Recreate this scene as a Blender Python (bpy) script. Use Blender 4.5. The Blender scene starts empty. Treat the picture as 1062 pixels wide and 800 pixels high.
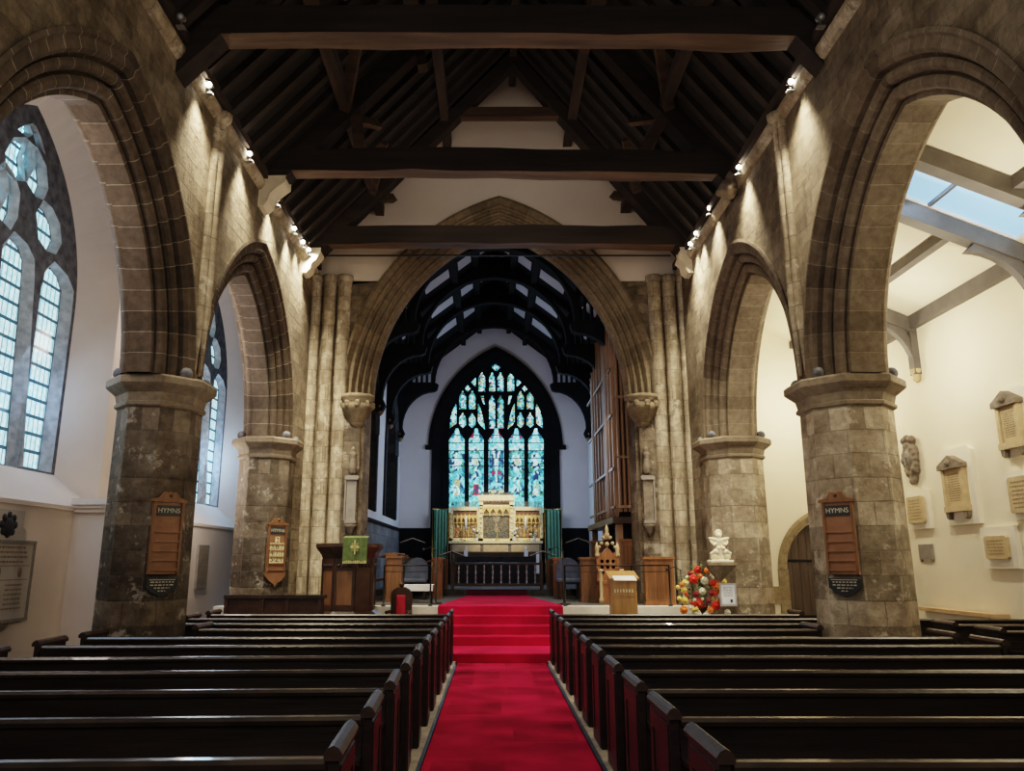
import bpy, math, random
from mathutils import Vector, Matrix
from mathutils.geometry import tessellate_polygon, delaunay_2d_cdt
random.seed(7)
C = bpy.context.scene.collection
PI = math.pi
# ------------------------------------------------------------------ camera numbers
CAM = Vector((-.15, 0, 1.65)); PIT = math.radians(12.88); F = 800.0; CX = 511.0
def ray(px, py):
    r = Vector((1,0,0)); u = Vector((0,-math.sin(PIT),math.cos(PIT))); f = Vector((0,math.cos(PIT),math.sin(PIT)))
    return f*F + r*(px-CX) + u*(400-py)
def onX(px, py, X):
    d = ray(px,py); t = (X-CAM.x)/d.x; p = CAM+d*t; return (p.y, p.z)
def onY(px, py, Y):
    d = ray(px,py); t = (Y-CAM.y)/d.y; p = CAM+d*t; return (p.x, p.z)
# ------------------------------------------------------------------ materials
def nmat(name):
    m = bpy.data.materials.new(name); m.use_nodes = True
    nt = m.node_tree; b = nt.nodes['Principled BSDF']; return m, nt, b
def rgb(c): return (c[0], c[1], c[2], 1)
def setin(b, k, v):
    if k in b.inputs: b.inputs[k].default_value = v
def plain(name, col, rough=.7, metal=0, var=.25, scale=6, bump=.2, stretch=(1,1,1), spec=.5, coat=0, emit=0, bscale=None):
    m, nt, b = nmat(name); N = nt.nodes; L = nt.links
    tc = N.new('ShaderNodeTexCoord'); mp = N.new('ShaderNodeMapping'); mp.inputs['Scale'].default_value = stretch
    L.new(tc.outputs['Object'], mp.inputs['Vector'])
    no = N.new('ShaderNodeTexNoise'); no.inputs['Scale'].default_value = scale; no.inputs['Detail'].default_value = 6
    L.new(mp.outputs[0], no.inputs['Vector'])
    cr = N.new('ShaderNodeValToRGB'); L.new(no.outputs['Fac'], cr.inputs[0])
    cr.color_ramp.elements[0].position = .3; cr.color_ramp.elements[1].position = .72
    cr.color_ramp.elements[0].color = rgb([c*(1-var) for c in col]); cr.color_ramp.elements[1].color = rgb([min(1,c*(1+var)) for c in col])
    L.new(cr.outputs[0], b.inputs['Base Color'])
    b.inputs['Roughness'].default_value = rough; b.inputs['Metallic'].default_value = metal
    setin(b, 'Specular IOR Level', spec); setin(b, 'Coat Weight', coat)
    if bump:
        bp = N.new('ShaderNodeBump'); bp.inputs['Strength'].default_value = bump; bp.inputs['Distance'].default_value = .02
        n2 = N.new('ShaderNodeTexNoise'); n2.inputs['Scale'].default_value = bscale or scale*4; n2.inputs['Detail'].default_value = 5
        L.new(mp.outputs[0], n2.inputs['Vector']); L.new(n2.outputs['Fac'], bp.inputs['Height']); L.new(bp.outputs[0], b.inputs['Normal'])
    if emit:
        L.new(cr.outputs[0], b.inputs['Emission Color']); b.inputs['Emission Strength'].default_value = emit
    return m
def stone(name, c1, c2, mortar, bw=.5, rh=.28, ms=.008, grime=(.3,.27,.23), gscale=.7, gamt=.5, pale=None, pamt=.0, bump=.5, off=.5):
    m, nt, b = nmat(name); N = nt.nodes; L = nt.links
    uv = N.new('ShaderNodeUVMap'); uv.uv_map = 'UVMap'
    dn = N.new('ShaderNodeTexNoise'); dn.inputs['Scale'].default_value = 1.3
    tc = N.new('ShaderNodeTexCoord'); L.new(tc.outputs['Object'], dn.inputs['Vector'])
    va = N.new('ShaderNodeVectorMath'); va.operation = 'MULTIPLY_ADD'
    va.inputs[1].default_value = (.04,.03,0); L.new(dn.outputs['Color'], va.inputs[0]); L.new(uv.outputs[0], va.inputs[2])
    br = N.new('ShaderNodeTexBrick'); br.inputs['Scale'].default_value = 1; br.inputs['Brick Width'].default_value = bw
    br.inputs['Row Height'].default_value = rh; br.inputs['Mortar Size'].default_value = ms; br.inputs['Mortar Smooth'].default_value = .4
    br.inputs['Color1'].default_value = rgb(c1); br.inputs['Color2'].default_value = rgb(c2); br.inputs['Mortar'].default_value = rgb(mortar)
    br.offset = off; L.new(va.outputs[0], br.inputs['Vector'])
    g = N.new('ShaderNodeTexNoise'); g.inputs['Scale'].default_value = gscale; g.inputs['Detail'].default_value = 8; g.inputs['Roughness'].default_value = .65
    L.new(tc.outputs['Object'], g.inputs['Vector'])
    gr = N.new('ShaderNodeValToRGB'); gr.color_ramp.elements[0].position = .38; gr.color_ramp.elements[1].position = .62
    gr.color_ramp.elements[0].color = rgb(grime); gr.color_ramp.elements[1].color = (1,1,1,1); L.new(g.outputs['Fac'], gr.inputs[0])
    mx = N.new('ShaderNodeMix'); mx.data_type = 'RGBA'; mx.blend_type = 'MULTIPLY'; mx.inputs[0].default_value = gamt
    L.new(br.outputs['Color'], mx.inputs[6]); L.new(gr.outputs[0], mx.inputs[7])
    f = N.new('ShaderNodeTexNoise'); f.inputs['Scale'].default_value = 9; f.inputs['Detail'].default_value = 8; f.inputs['Roughness'].default_value = .7
    L.new(tc.outputs['Object'], f.inputs['Vector'])
    fr = N.new('ShaderNodeValToRGB'); fr.color_ramp.elements[0].position = .3; fr.color_ramp.elements[1].position = .7
    fr.color_ramp.elements[0].color = (.55,.55,.55,1); fr.color_ramp.elements[1].color = (1.25,1.25,1.25,1); L.new(f.outputs['Fac'], fr.inputs[0])
    m2 = N.new('ShaderNodeMix'); m2.data_type = 'RGBA'; m2.blend_type = 'MULTIPLY'; m2.inputs[0].default_value = .8
    L.new(mx.outputs[2], m2.inputs[6]); L.new(fr.outputs[0], m2.inputs[7]); out = m2.outputs[2]
    if pale:
        p = N.new('ShaderNodeTexNoise'); p.inputs['Scale'].default_value = 2.6; p.inputs['Detail'].default_value = 9; p.inputs['Roughness'].default_value = .75
        L.new(tc.outputs['Object'], p.inputs['Vector'])
        pr = N.new('ShaderNodeValToRGB'); pr.color_ramp.elements[0].position = .56; pr.color_ramp.elements[1].position = .62
        pr.color_ramp.elements[0].color = (0,0,0,1); pr.color_ramp.elements[1].color = (pamt,)*3+(1,); L.new(p.outputs['Fac'], pr.inputs[0])
        m3 = N.new('ShaderNodeMix'); m3.data_type = 'RGBA'; L.new(pr.outputs[0], m3.inputs[0]); L.new(out, m3.inputs[6]); m3.inputs[7].default_value = rgb(pale); out = m3.outputs[2]
    L.new(out, b.inputs['Base Color']); b.inputs['Roughness'].default_value = .92; setin(b,'Specular IOR Level',.2)
    bp = N.new('ShaderNodeBump'); bp.inputs['Strength'].default_value = bump; bp.inputs['Distance'].default_value = .03
    ad = N.new('ShaderNodeMath'); ad.operation = 'MULTIPLY_ADD'; ad.inputs[1].default_value = -.8
    L.new(br.outputs['Fac'], ad.inputs[0]); L.new(f.outputs['Fac'], ad.inputs[2]); L.new(ad.outputs[0], bp.inputs['Height']); L.new(bp.outputs[0], b.inputs['Normal'])
    return m
def vcol(name, emit=0, rough=.5, metal=0):
    m, nt, b = nmat(name); a = nt.nodes.new('ShaderNodeVertexColor'); a.layer_name = 'Col'
    nt.links.new(a.outputs[0], b.inputs['Base Color']); b.inputs['Roughness'].default_value = rough; b.inputs['Metallic'].default_value = metal
    if emit: nt.links.new(a.outputs[0], b.inputs['Emission Color']); b.inputs['Emission Strength'].default_value = emit
    return m
def emis(name, col, s):
    m, nt, b = nmat(name); b.inputs['Base Color'].default_value = rgb(col); b.inputs['Emission Color'].default_value = rgb(col); b.inputs['Emission Strength'].default_value = s; return m
M = {}
M['wall_stone'] = stone('coursed nave stone', (.40,.33,.235), (.24,.195,.145), (.38,.33,.25), .42, .21, .011, (.28,.25,.22), 1.0, .8, bump=1.6)
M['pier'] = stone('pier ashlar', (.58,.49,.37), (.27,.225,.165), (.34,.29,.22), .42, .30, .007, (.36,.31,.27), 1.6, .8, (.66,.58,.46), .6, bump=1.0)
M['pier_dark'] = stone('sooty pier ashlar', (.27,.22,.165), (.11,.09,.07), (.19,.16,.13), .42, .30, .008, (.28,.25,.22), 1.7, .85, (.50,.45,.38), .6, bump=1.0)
M['cap'] = stone('capital stone', (.33,.27,.20), (.22,.18,.135), (.14,.12,.09), .8, .6, .005, (.45,.4,.35), 1.5, .6, bump=.4)
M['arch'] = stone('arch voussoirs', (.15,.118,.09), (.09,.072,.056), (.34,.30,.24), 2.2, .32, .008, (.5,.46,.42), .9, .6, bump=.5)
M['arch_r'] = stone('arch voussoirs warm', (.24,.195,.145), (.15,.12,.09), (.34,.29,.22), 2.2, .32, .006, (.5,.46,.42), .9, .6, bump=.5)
M['chancel_arch'] = stone('chancel arch stone', (.31,.25,.17), (.21,.17,.115), (.15,.12,.09), 2.2, .42, .005, (.5,.46,.42), .9, .5, bump=.3)
M['shaft'] = stone('pale shaft stone', (.62,.53,.40), (.40,.34,.255), (.26,.22,.17), .6, .34, .007, (.42,.38,.33), 1.3, .75, (.75,.68,.55), .5, bump=.6)
M['dark_stone'] = stone('chancel dark stone', (.075,.08,.085), (.04,.043,.05), (.05,.05,.05), .6, .3, .006, bump=.4)
M['grey_stone'] = stone('grey stone', (.30,.31,.33), (.19,.2,.22), (.15,.15,.15), .6, .3, .006, bump=.4)
M['quoin'] = stone('quoin stone', (.42,.34,.22), (.34,.27,.17), (.3,.25,.17), 3, .42, .005, bump=.3)
M['splay'] = plain('window splay stone', (.40,.42,.45), .9, var=.35, scale=8, bump=.4)  # tracery stone made paler in colour to imitate daylight on the splays
M['pew_cap'] = plain('worn pew cap', (.035,.018,.012), .55, var=.4, scale=5, bump=.15, spec=.4)
M['tracery'] = plain('window tracery stone', (.12,.12,.135), .9, var=.5, scale=7, bump=.5)
M['slab'] = stone('floor slabs', (.16,.15,.14), (.11,.10,.095), (.05,.05,.05), .9, .6, .01, bump=.2)
M['kerb'] = plain('pale kerb stone', (.40,.34,.25), .7, var=.3, scale=9)
M['plinth'] = plain('white limewashed plinth', (.78,.75,.66), .8, var=.1, scale=4)
M['plaster_n'] = plain('north aisle limewash', (.74,.64,.57), .9, var=.07, scale=1.2, bump=.25)
M['plaster_w'] = plain('white reveal plaster', (.80,.77,.76), .9, var=.05, scale=1.5, bump=.2)
M['plaster_s'] = plain('cream aisle plaster', (.86,.78,.60), .9, var=.06, scale=1.0, bump=.2)
M['panel_s'] = plain('pale raised plaster', (.88,.82,.68), .9, var=.03, scale=1.0, bump=.1)
M['plaster_g'] = plain('gable plaster', (.74,.64,.56), .9, var=.05, scale=.9, bump=.15)
M['plaster_c'] = plain('chancel plaster', (.72,.74,.80), .9, var=.05, scale=.9, bump=.15)
M['rafter'] = plain('sooty rafter oak', (.030,.020,.014), .9, var=.4, scale=2, bump=.3)
M['plaster_t'] = plain('dim roof plaster', (.50,.49,.54), .9, var=.05, scale=1)
M['oak'] = plain('old roof oak', (.085,.050,.030), .75, var=.5, scale=2.2, bump=.6, stretch=(.25,2.5,2.5), bscale=9)
M['oak_y'] = plain('old roof oak lengthwise', (.05,.032,.022), .85, var=.5, scale=2.2, bump=.5, stretch=(2.5,.3,2.5), bscale=9)
M['board'] = plain('sooty roof boards', (.020,.017,.016), .95, var=.4, scale=3, bump=.2)
M['black_oak'] = plain('black stained timber', (.009,.010,.013), .9, var=.3, scale=3, bump=.2, spec=.15)
M['grey_beam'] = plain('grey brown painted beam', (.105,.095,.09), .6, var=.2, scale=4, bump=.15)
M['tie_front'] = plain('sooty beam face', (.028,.018,.013), .85, var=.5, scale=2, bump=.5, stretch=(.25,2.5,2.5))  # beam oak darkened in colour to imitate unlit faces
M['tie_under'] = plain('worn beam underside', (.105,.066,.042), .75, var=.5, scale=2.4, bump=.6, stretch=(.3,2.5,2.5))  # same oak lightened in colour to imitate light from below
M['pew'] = plain('dark varnished pew wood', (.019,.0115,.009), .42, var=.55, scale=3, bump=.15, stretch=(.4,3,3), spec=.35, coat=.1)
M['pew_edge'] = plain('worn pew rail', (.028,.017,.012), .36, var=.5, scale=5, bump=.15, spec=.6, coat=.25)
M['dark_wood'] = plain('dark carved oak', (.045,.022,.014), .4, var=.4, scale=5, bump=.3, spec=.5)
M['mid_wood'] = plain('warm stall oak', (.27,.115,.045), .45, var=.3, scale=4, bump=.2, stretch=(3,3,.5))
M['mid_wood2'] = plain('brown oak', (.17,.08,.035), .45, var=.3, scale=4, bump=.2, stretch=(3,3,.5))
M['gold_wood'] = plain('lectern oak', (.42,.23,.085), .42, var=.22, scale=4, bump=.15, stretch=(3,3,.4))
M['organ_wood'] = plain('organ pipe wood', (.34,.21,.125), .55, var=.3, scale=4, bump=.15, stretch=(3,3,.4))
M['board_wood'] = plain('hymn board oak', (.24,.115,.058), .5, var=.22, scale=5, bump=.15)
M['carpet'] = plain('crimson carpet', (.50,.012,.062), .95, var=.32, scale=1.6, bump=.5, bscale=160, spec=.1)
M['carpet_d'] = plain('crimson carpet patch', (.40,.009,.048), .95, var=.3, scale=2, bump=.5, bscale=160, spec=.1)
M['purple'] = plain('maroon frontal', (.10,.01,.03), .9)
M['black_cloth'] = plain('black embroidered frontal', (.018,.014,.016), .85, var=.6, scale=9)
M['white_cloth'] = plain('white linen', (.8,.8,.82), .85, var=.05)
M['iron'] = plain('black iron', (.012,.012,.013), .45, metal=.4, var=.2)
M['silver'] = plain('turned pale balusters', (.55,.52,.55), .35, metal=.5, var=.15)
M['brass'] = plain('brass', (.75,.52,.20), .3, metal=1, var=.12)
M['gold'] = plain('gilded carving', (.78,.55,.20), .45, metal=.35, var=.35, scale=22, bump=.5)
M['gold_pale'] = plain('pale gilt', (.86,.74,.45), .5, metal=.15, var=.2, scale=16, bump=.3)
M['green_cloth'] = plain('green curtain', (.24,.50,.40), .85, var=.25, scale=3, stretch=(4,4,.3))
M['green_cloth2'] = plain('olive green banner', (.09,.13,.04), .8, var=.35, scale=12)
M['yellow'] = plain('gold thread', (.55,.50,.20), .7, var=.2)
M['red_vel'] = plain('red velvet', (.35,.01,.03), .8)
M['blue_cloth'] = plain('grey blue upholstery', (.13,.16,.24), .85)
M['tablet'] = plain('sandstone tablet', (.54,.41,.24), .8, var=.15, scale=7)
M['tablet_d'] = plain('weathered carved stone', (.19,.155,.12), .85, var=.35, scale=9, bump=.6)
M['tablet_g'] = plain('grey slate tablet', (.25,.225,.20), .8, var=.15, scale=7)
M['tablet_n'] = plain('grey marble tablet', (.50,.46,.42), .6, var=.1, scale=5)
M['ink'] = plain('incised lettering', (.27,.20,.12), .9, var=.1, bump=0)
M['ink_b'] = plain('black paint', (.03,.03,.035), .7, var=.1, bump=0)
M['pale_stone'] = plain('white carved stone', (.85,.77,.58), .8, var=.1, scale=9, bump=.3)
M['cream_bracket'] = plain('cream painted corbel', (.85,.76,.58), .8, var=.08)
M['paper'] = plain('white notice paper', (.75,.80,.90), .8, var=.05)
M['card'] = plain('cream number card', (.85,.72,.40), .7, var=.08)
M['plaque'] = plain('black plaque', (.02,.025,.03), .4)
M['cream_paint'] = plain('cream line paint', (.55,.52,.42), .7)
M['leaf'] = plain('foliage', (.06,.12,.035), .6, var=.4)
M['fl_red'] = plain('red petals', (.75,.04,.02), .6); M['fl_or'] = plain('orange petals', (.85,.22,.04), .6)
M['fl_ye'] = plain('yellow petals', (.85,.62,.15), .6); M['fl_wh'] = plain('cream petals', (.82,.80,.62), .6); M['fl_bu'] = plain('burgundy petals', (.22,.02,.03), .6)
M['lamp_body'] = plain('lamp housing', (.25,.25,.25), .4, metal=.6)
M['bulb'] = emis('lit bulb', (1,.93,.78), 60)
M['bulb_off'] = plain('unlit lamp glass', (.5,.5,.5), .2)
M['stained'] = vcol('stained glass', .82)
M['paint'] = vcol('painted panel', 0, .5)
M['clear_glass'] = vcol('leaded clear glass', 1.2, .2)
M['sky_glass'] = emis('roof light glass', (.26,.55,.95), .7)
M['door'] = plain('oak plank door', (.085,.06,.045), .6, var=.3, scale=3, bump=.3, stretch=(4,4,.4))
M['ply'] = plain('pale wooden ledge', (.62,.42,.24), .6, var=.1)
# ------------------------------------------------------------------ mesh building
class MB:
    def __init__(s): s.f = []
    def poly(s, pts, m=0, uv=None, sm=False, col=None): s.f.append(([Vector(p) for p in pts], m, uv, sm, col)); return s
    def box(s, x0, x1, y0, y1, z0, z1, m=0, T=None):
        if x0 > x1: x0, x1 = x1, x0
        if y0 > y1: y0, y1 = y1, y0
        if z0 > z1: z0, z1 = z1, z0
        v = [Vector((x,y,z)) for z in (z0,z1) for y in (y0,y1) for x in (x0,x1)]
        if T: v = [T @ p for p in v]
        for q in ((0,2,3,1),(4,5,7,6),(0,1,5,4),(1,3,7,5),(3,2,6,7),(2,0,4,6)): s.poly([v[i] for i in q], m)
        return s
    def plate(s, loops, t0, t1, fn, m=0, ms=None):
        vs = [[Vector((a,b,0)) for a,b in lp] for lp in loops]
        if len(loops) == 1:
            flat = vs[0]; tris = tessellate_polygon(vs)
        else:                                   # outline with holes: constrained Delaunay, keep what lies in no hole
            pts = []; fcs = []
            for lp in vs:
                if sum(a.x*b.y-b.x*a.y for a, b in zip(lp, lp[1:]+lp[:1])) < 0: lp = lp[::-1]
                fcs.append(list(range(len(pts), len(pts)+len(lp)))); pts += [Vector((q.x, q.y)) for q in lp]
            ov, oe, of, _, _, fo = delaunay_2d_cdt(pts, [], fcs, 1, 1e-5, True)
            flat = ov; tris = [f for f, g in zip(of, fo) if list(g) == [0]]
        for t in tris:
            s.poly([fn(flat[i].x, flat[i].y, t0) for i in t], m); s.poly([fn(flat[i].x, flat[i].y, t1) for i in reversed(t)], m)
        for lp in vs:
            n = len(lp)
            for i in range(n):
                a, b = lp[i], lp[(i+1)%n]
                s.poly([fn(a.x,a.y,t0), fn(b.x,b.y,t0), fn(b.x,b.y,t1), fn(a.x,a.y,t1)], m if ms is None else ms)
        return s
    def lathe(s, prof, c=(0,0,0), n=12, m=0, sm=True, rot=0, T=None, sx=1, sy=1, arc=None):
        c = Vector(c)
        A = [rot + 2*PI*i/n for i in range(n+1)] if arc is None else [arc[0]+(arc[1]-arc[0])*i/n for i in range(n+1)]
        pt = lambda r, z, a: (T @ Vector((r*math.cos(a)*sx, r*math.sin(a)*sy, z)) if T else Vector((r*math.cos(a)*sx, r*math.sin(a)*sy, z))) + c
        for (r0,z0),(r1,z1) in zip(prof, prof[1:]):
            for a, b in zip(A, A[1:]):
                q = [pt(r0,z0,a), pt(r0,z0,b), pt(r1,z1,b), pt(r1,z1,a)]
                if r0 < 1e-6: q = q[1:]
                elif r1 < 1e-6: q = q[:3]
                s.poly(q, m, sm=sm)
        for (r,z), fl in ((prof[0],1),(prof[-1],0)):
            if r > 1e-6 and arc is None:
                q = [pt(r,z,a) for a in A[:-1]]; s.poly(q[::-1] if fl else q, m)
        return s
    def tube(s, path, r, n=8, m=0, cap=True, sm=True):
        P = [Vector(p) for p in path]; R = r if isinstance(r,(list,tuple)) else [r]*len(P); rings = []
        for i, p in enumerate(P):
            d = (P[min(i+1,len(P)-1)] - P[max(i-1,0)]).normalized()
            ref = Vector((0,0,1)) if abs(d.z) < .95 else Vector((0,1,0))
            a = d.cross(ref).normalized(); b = d.cross(a).normalized()
            rings.append([p + (a*math.cos(2*PI*k/n) + b*math.sin(2*PI*k/n))*R[i] for k in range(n)])
        for q0, q1 in zip(rings, rings[1:]):
            for k in range(n): s.poly([q0[k], q0[(k+1)%n], q1[(k+1)%n], q1[k]], m, sm=sm)
        if cap: s.poly(rings[0], m); s.poly(rings[-1][::-1], m)
        return s
    def beam(s, a, b, w, h, m=0, up=(0,0,1), bow=0, jit=0, n=1, mb_=None):
        a = Vector(a); b = Vector(b); d = (b-a).normalized(); up = Vector(up)
        sd = d.cross(up).normalized(); u = sd.cross(d).normalized(); rings = []
        for i in range(n+1):
            t = i/n; p = a.lerp(b,t) + u*(bow*4*t*(1-t))
            j = [(random.uniform(-jit,jit), random.uniform(-jit,jit)) for _ in range(4)]
            rings.append([p + sd*(x*w/2+j[k][0]) + u*(y*h/2+j[k][1]) for k,(x,y) in enumerate(((-1,-1),(1,-1),(1,1),(-1,1)))])
        for q0, q1 in zip(rings, rings[1:]):
            for k in range(4): s.poly([q0[k], q0[(k+1)%4], q1[(k+1)%4], q1[k]], mb_ if (k == 0 and mb_ is not None) else m)
        s.poly(rings[0][::-1], m); s.poly(rings[-1], m); return s
    def ball(s, c, r, m=0, n=10, sx=1, sy=1, sz=1, T=None):
        k = max(4, n//2)
        pr = [(r*math.sin(PI*i/k), -r*math.cos(PI*i/k)*sz) for i in range(k+1)]; pr[0] = (0,pr[0][1]); pr[-1] = (0,pr[-1][1])
        return s.lathe(pr, c, n, m, True, 0, T, sx, sy)
    def build(s, name, mats, parent=None, world=False, loc=None, rot=None, bevel=0, kind=None, remesh=0):
        if not isinstance(mats,(list,tuple)): mats = [mats]
        off = Vector((0,0,0)); root = None
        if parent is not None and world: off = abs_loc(parent)
        if parent is None and loc is None:
            xs = [p for f in s.f for p in f[0]]
            lo = Vector([min(p[i] for p in xs) for i in range(3)]); hi = Vector([max(p[i] for p in xs) for i in range(3)])
            off = Vector(((lo.x+hi.x)/2, (lo.y+hi.y)/2, lo.z))
        vs = []; idx = {}; fs = []; fm = []; fsm = []; uvs = []; cols = []; hc = any(f[4] for f in s.f)
        for pts, m, uv, sm, col in s.f:
            ids = []
            for p in pts:
                k = (round(p.x,5), round(p.y,5), round(p.z,5))
                if k not in idx: idx[k] = len(vs); vs.append(p-off)
                ids.append(idx[k])
            keep = [i for i in range(len(ids)) if ids[i] != ids[i-1]]
            if len(keep) < 3 or len(set(ids[i] for i in keep)) != len(keep): continue
            if uv is None:
                n = Vector((0,0,0))
                for i in range(len(pts)): n += (pts[i]-pts[0]).cross(pts[(i+1)%len(pts)]-pts[0])
                n = n.normalized() if n.length > 1e-12 else Vector((0,0,1))
                if abs(n.z) > .75: uv = [(p.x,p.y) for p in pts]
                else:
                    t = Vector((-n.y,n.x,0)).normalized(); uv = [(p.dot(t),p.z) for p in pts]
            fs.append([ids[i] for i in keep]); fm.append(m); fsm.append(sm); uvs.append([uv[i] for i in keep]); cols.append(col)
        me = bpy.data.meshes.new(name); me.from_pydata([tuple(v) for v in vs], [], fs)
        for mt in mats: me.materials.append(M[mt] if isinstance(mt,str) else mt)
        me.uv_layers.new(name='UVMap'); k = 0
        if hc: me.color_attributes.new('Col','FLOAT_COLOR','CORNER')
        ul = me.uv_layers['UVMap']; cl = me.color_attributes['Col'] if hc else None
        for i, p in enumerate(me.polygons):
            p.material_index = fm[i]; p.use_smooth = fsm[i]
            for j in range(len(fs[i])):
                ul.data[k].uv = uvs[i][j]
                if cl: cl.data[k].color = rgb(cols[i] or (.1,.1,.1))
                k += 1
        me.validate(); me.update()
        o = bpy.data.objects.new(name, me); C.objects.link(o)
        if parent is not None: o.parent = parent
        elif loc is None: o.location = off
        if loc is not None: o.location = loc
        if rot: o.rotation_euler = rot
        if bevel:
            b = o.modifiers.new('edge','BEVEL'); b.width = bevel; b.segments = 2; b.limit_method = 'ANGLE'; b.angle_limit = .6
        if remesh:
            r = o.modifiers.new('join','REMESH'); r.mode = 'VOXEL'; r.voxel_size = remesh; r.use_smooth_shade = True
            sm = o.modifiers.new('soft','SMOOTH'); sm.iterations = 2
        if kind: o['kind'] = kind
        return o
def abs_loc(o):
    v = Vector((0,0,0))
    while o is not None: v = v + o.location; o = o.parent
    return v
def tag(o, label, cat, group=None):
    o['label'] = label; o['category'] = cat
    if group: o['group'] = group
    return o
def thing(name, label, cat, loc=(0,0,0), rotz=0, group=None):
    o = bpy.data.objects.new(name, None); C.objects.link(o); o.location = loc; o.rotation_euler = (0,0,rotz); o.empty_display_size = .2
    return tag(o, label, cat, group)
def dup(root, loc, rotz=None, label=None, group=None):
    r = root.copy(); C.objects.link(r); r.location = loc
    if rotz is not None: r.rotation_euler = (0,0,rotz)
    if label: r['label'] = label
    if group: r['group'] = group
    for ch in [o for o in C.objects if o.parent == root]:
        c = ch.copy(); C.objects.link(c); c.parent = r
        for g in [o for o in C.objects if o.parent == ch]:
            d = g.copy(); C.objects.link(d); d.parent = c
    return r
fXZ = lambda a,b,t: Vector((a,t,b))      # plate in the X-Z plane, thickness along Y
fYZ = lambda a,b,t: Vector((t,a,b))      # plate in the Y-Z plane, thickness along X
def arch(a, h, n=20, u=0, cx=0, z0=0, full=True):
    R = (a*a+h*h)/(2*a); c = R-a; r = R-u; th = math.acos(max(-1,min(1,c/r)))
    rt = [(-c + r*math.cos(th*i/n), r*math.sin(th*i/n), R*th*i/n) for i in range(n+1)]
    lf = [(-x, z, s) for x,z,s in rt]
    out = lf[:-1] + [(0, rt[-1][1], rt[-1][2])] + rt[:-1][::-1]
    return [(cx+x, z0+z, s) for x,z,s in out]
def sweep_arch(mb, a, h, prof, fn, cx=0, z0=0, n=20, m=0, half=None):
    rows = [arch(a,h,n,u,cx,z0) for u,v in prof]; acc = 0
    for i in range(len(prof)-1):
        du = math.hypot(prof[i+1][0]-prof[i][0], prof[i+1][1]-prof[i][1]); A, B = rows[i], rows[i+1]
        for j in range(len(A)-1):
            if half == 1 and j < len(A)//2: continue
            k = 0 if j < len(A)//2 else 50
            mb.poly([fn(A[j][0],A[j][1],prof[i][1]), fn(A[j+1][0],A[j+1][1],prof[i][1]), fn(B[j+1][0],B[j+1][1],prof[i+1][1]), fn(B[j][0],B[j][1],prof[i+1][1])],
                    m, uv=[(acc,A[j][2]),(acc,A[j+1][2]),(acc+du,B[j+1][2]),(acc+du,B[j][2])])
        acc += du
    return mb
def outline(a, h, cx, z0, zb, n=14):
    """closed loop: pointed opening down to zb"""
    return [(cx-a, zb)] + [(x,z) for x,z,s in arch(a,h,n,0,cx,z0)] + [(cx+a, zb)]
# ================================================================== SETTING
YE = 16.6; SPR = 4.0; XNF, XNB, XNP = -4.2, -5.1, -4.62; XSF, XSB, XSP = 4.1, 5.1, 4.6; TOP = 8.15
PIERS = [-.2, 5.0, 10.2]; MIDS = [12.8, 7.6, 2.4]
AXR = .32; AZR = 13.3; SL = 1.12; SR = 1.3
def roofz(x): return AZR - (SL*(AXR-x) if x < AXR else SR*(x-AXR))
# floors
MB().box(-9,9,-3,17.6,-.1,0).build('floor','slab',kind='structure')
carp = MB().box(-.73,.73,-3,13.5,0,.012)
cb = carp.build('aisle_carpet','carpet'); tag(cb,'crimson carpet runner down the centre aisle between the pews','carpet')
for i in range(9):
    y = 2.6+i*1.3; s = -1 if i%2 else 1
    MB().box(s*.05, s*.66, y, y+.55+.2*(i%3), .0125, .0135).build('pile_patch','carpet_d',cb,world=True)
# steps
steps = [(13.5,14.72,.16),(14.72,15.05,.32),(15.05,15.38,.48),(15.38,15.72,.64)]
plat = MB(); y0 = 13.5
plat.box(-4.15,4.0,13.5,14.95,0,.16)
plat.box(-4.6,4.5,16.0,20.7,0,.8)
plat.box(-3.3,3.1,20.7,26.5,0,.95)
plat.box(-1.25,1.25,14.72,16.0,0,.3)
plat.build('floor','slab',kind='structure')
MB().box(-5.6,-1.2,15.62,16.0,0,.8).box(1.2,5.1,15.62,16.0,0,.8).build('trim_1','plinth',kind='structure')
sc = MB(); hs = [0,.16,.32,.48,.64,.81]; ys = [13.48,14.7,15.02,15.35,15.66,15.95]
for i in range(5):
    y = ys[i] if i else 13.48
    w = .98 if i < 4 else 1.22
    yn = ys[i+1] if i < 4 else 16.3
    sc.box(-w, w, [13.48,14.7,15.02,15.35,15.6][i], [14.71,15.03,15.36,15.61,16.25][i], .161 if (i and i < 4) else 0.0, hs[i+1]+.006)
stc = sc.build('stair_carpet','carpet',bevel=.018); tag(stc,'crimson carpet covering the five chancel steps','stair carpet')
ch = MB(); ch.poly([(-1.2,16.25,.808),(1.2,16.25,.808),(.74,20.2,.808),(-.82,20.2,.808)]).poly([(-.82,20.2,.809),(.74,20.2,.809),(.74,20.66,.809),(-.82,20.66,.809)])
chc = ch.build('chancel_carpet','carpet'); tag(chc,'tapering crimson carpet on the chancel floor before the altar rail','carpet')
# kerbs beside carpet, pew platforms
for s in (-1,1):
    MB().box(s*.735,s*.765,-3,13.48,0,.03).build('trim_2','iron',kind='structure')
    MB().box(s*.765,s*.86,-3,13.48,0,.045).build('trim_3','kerb',kind='structure')
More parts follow.
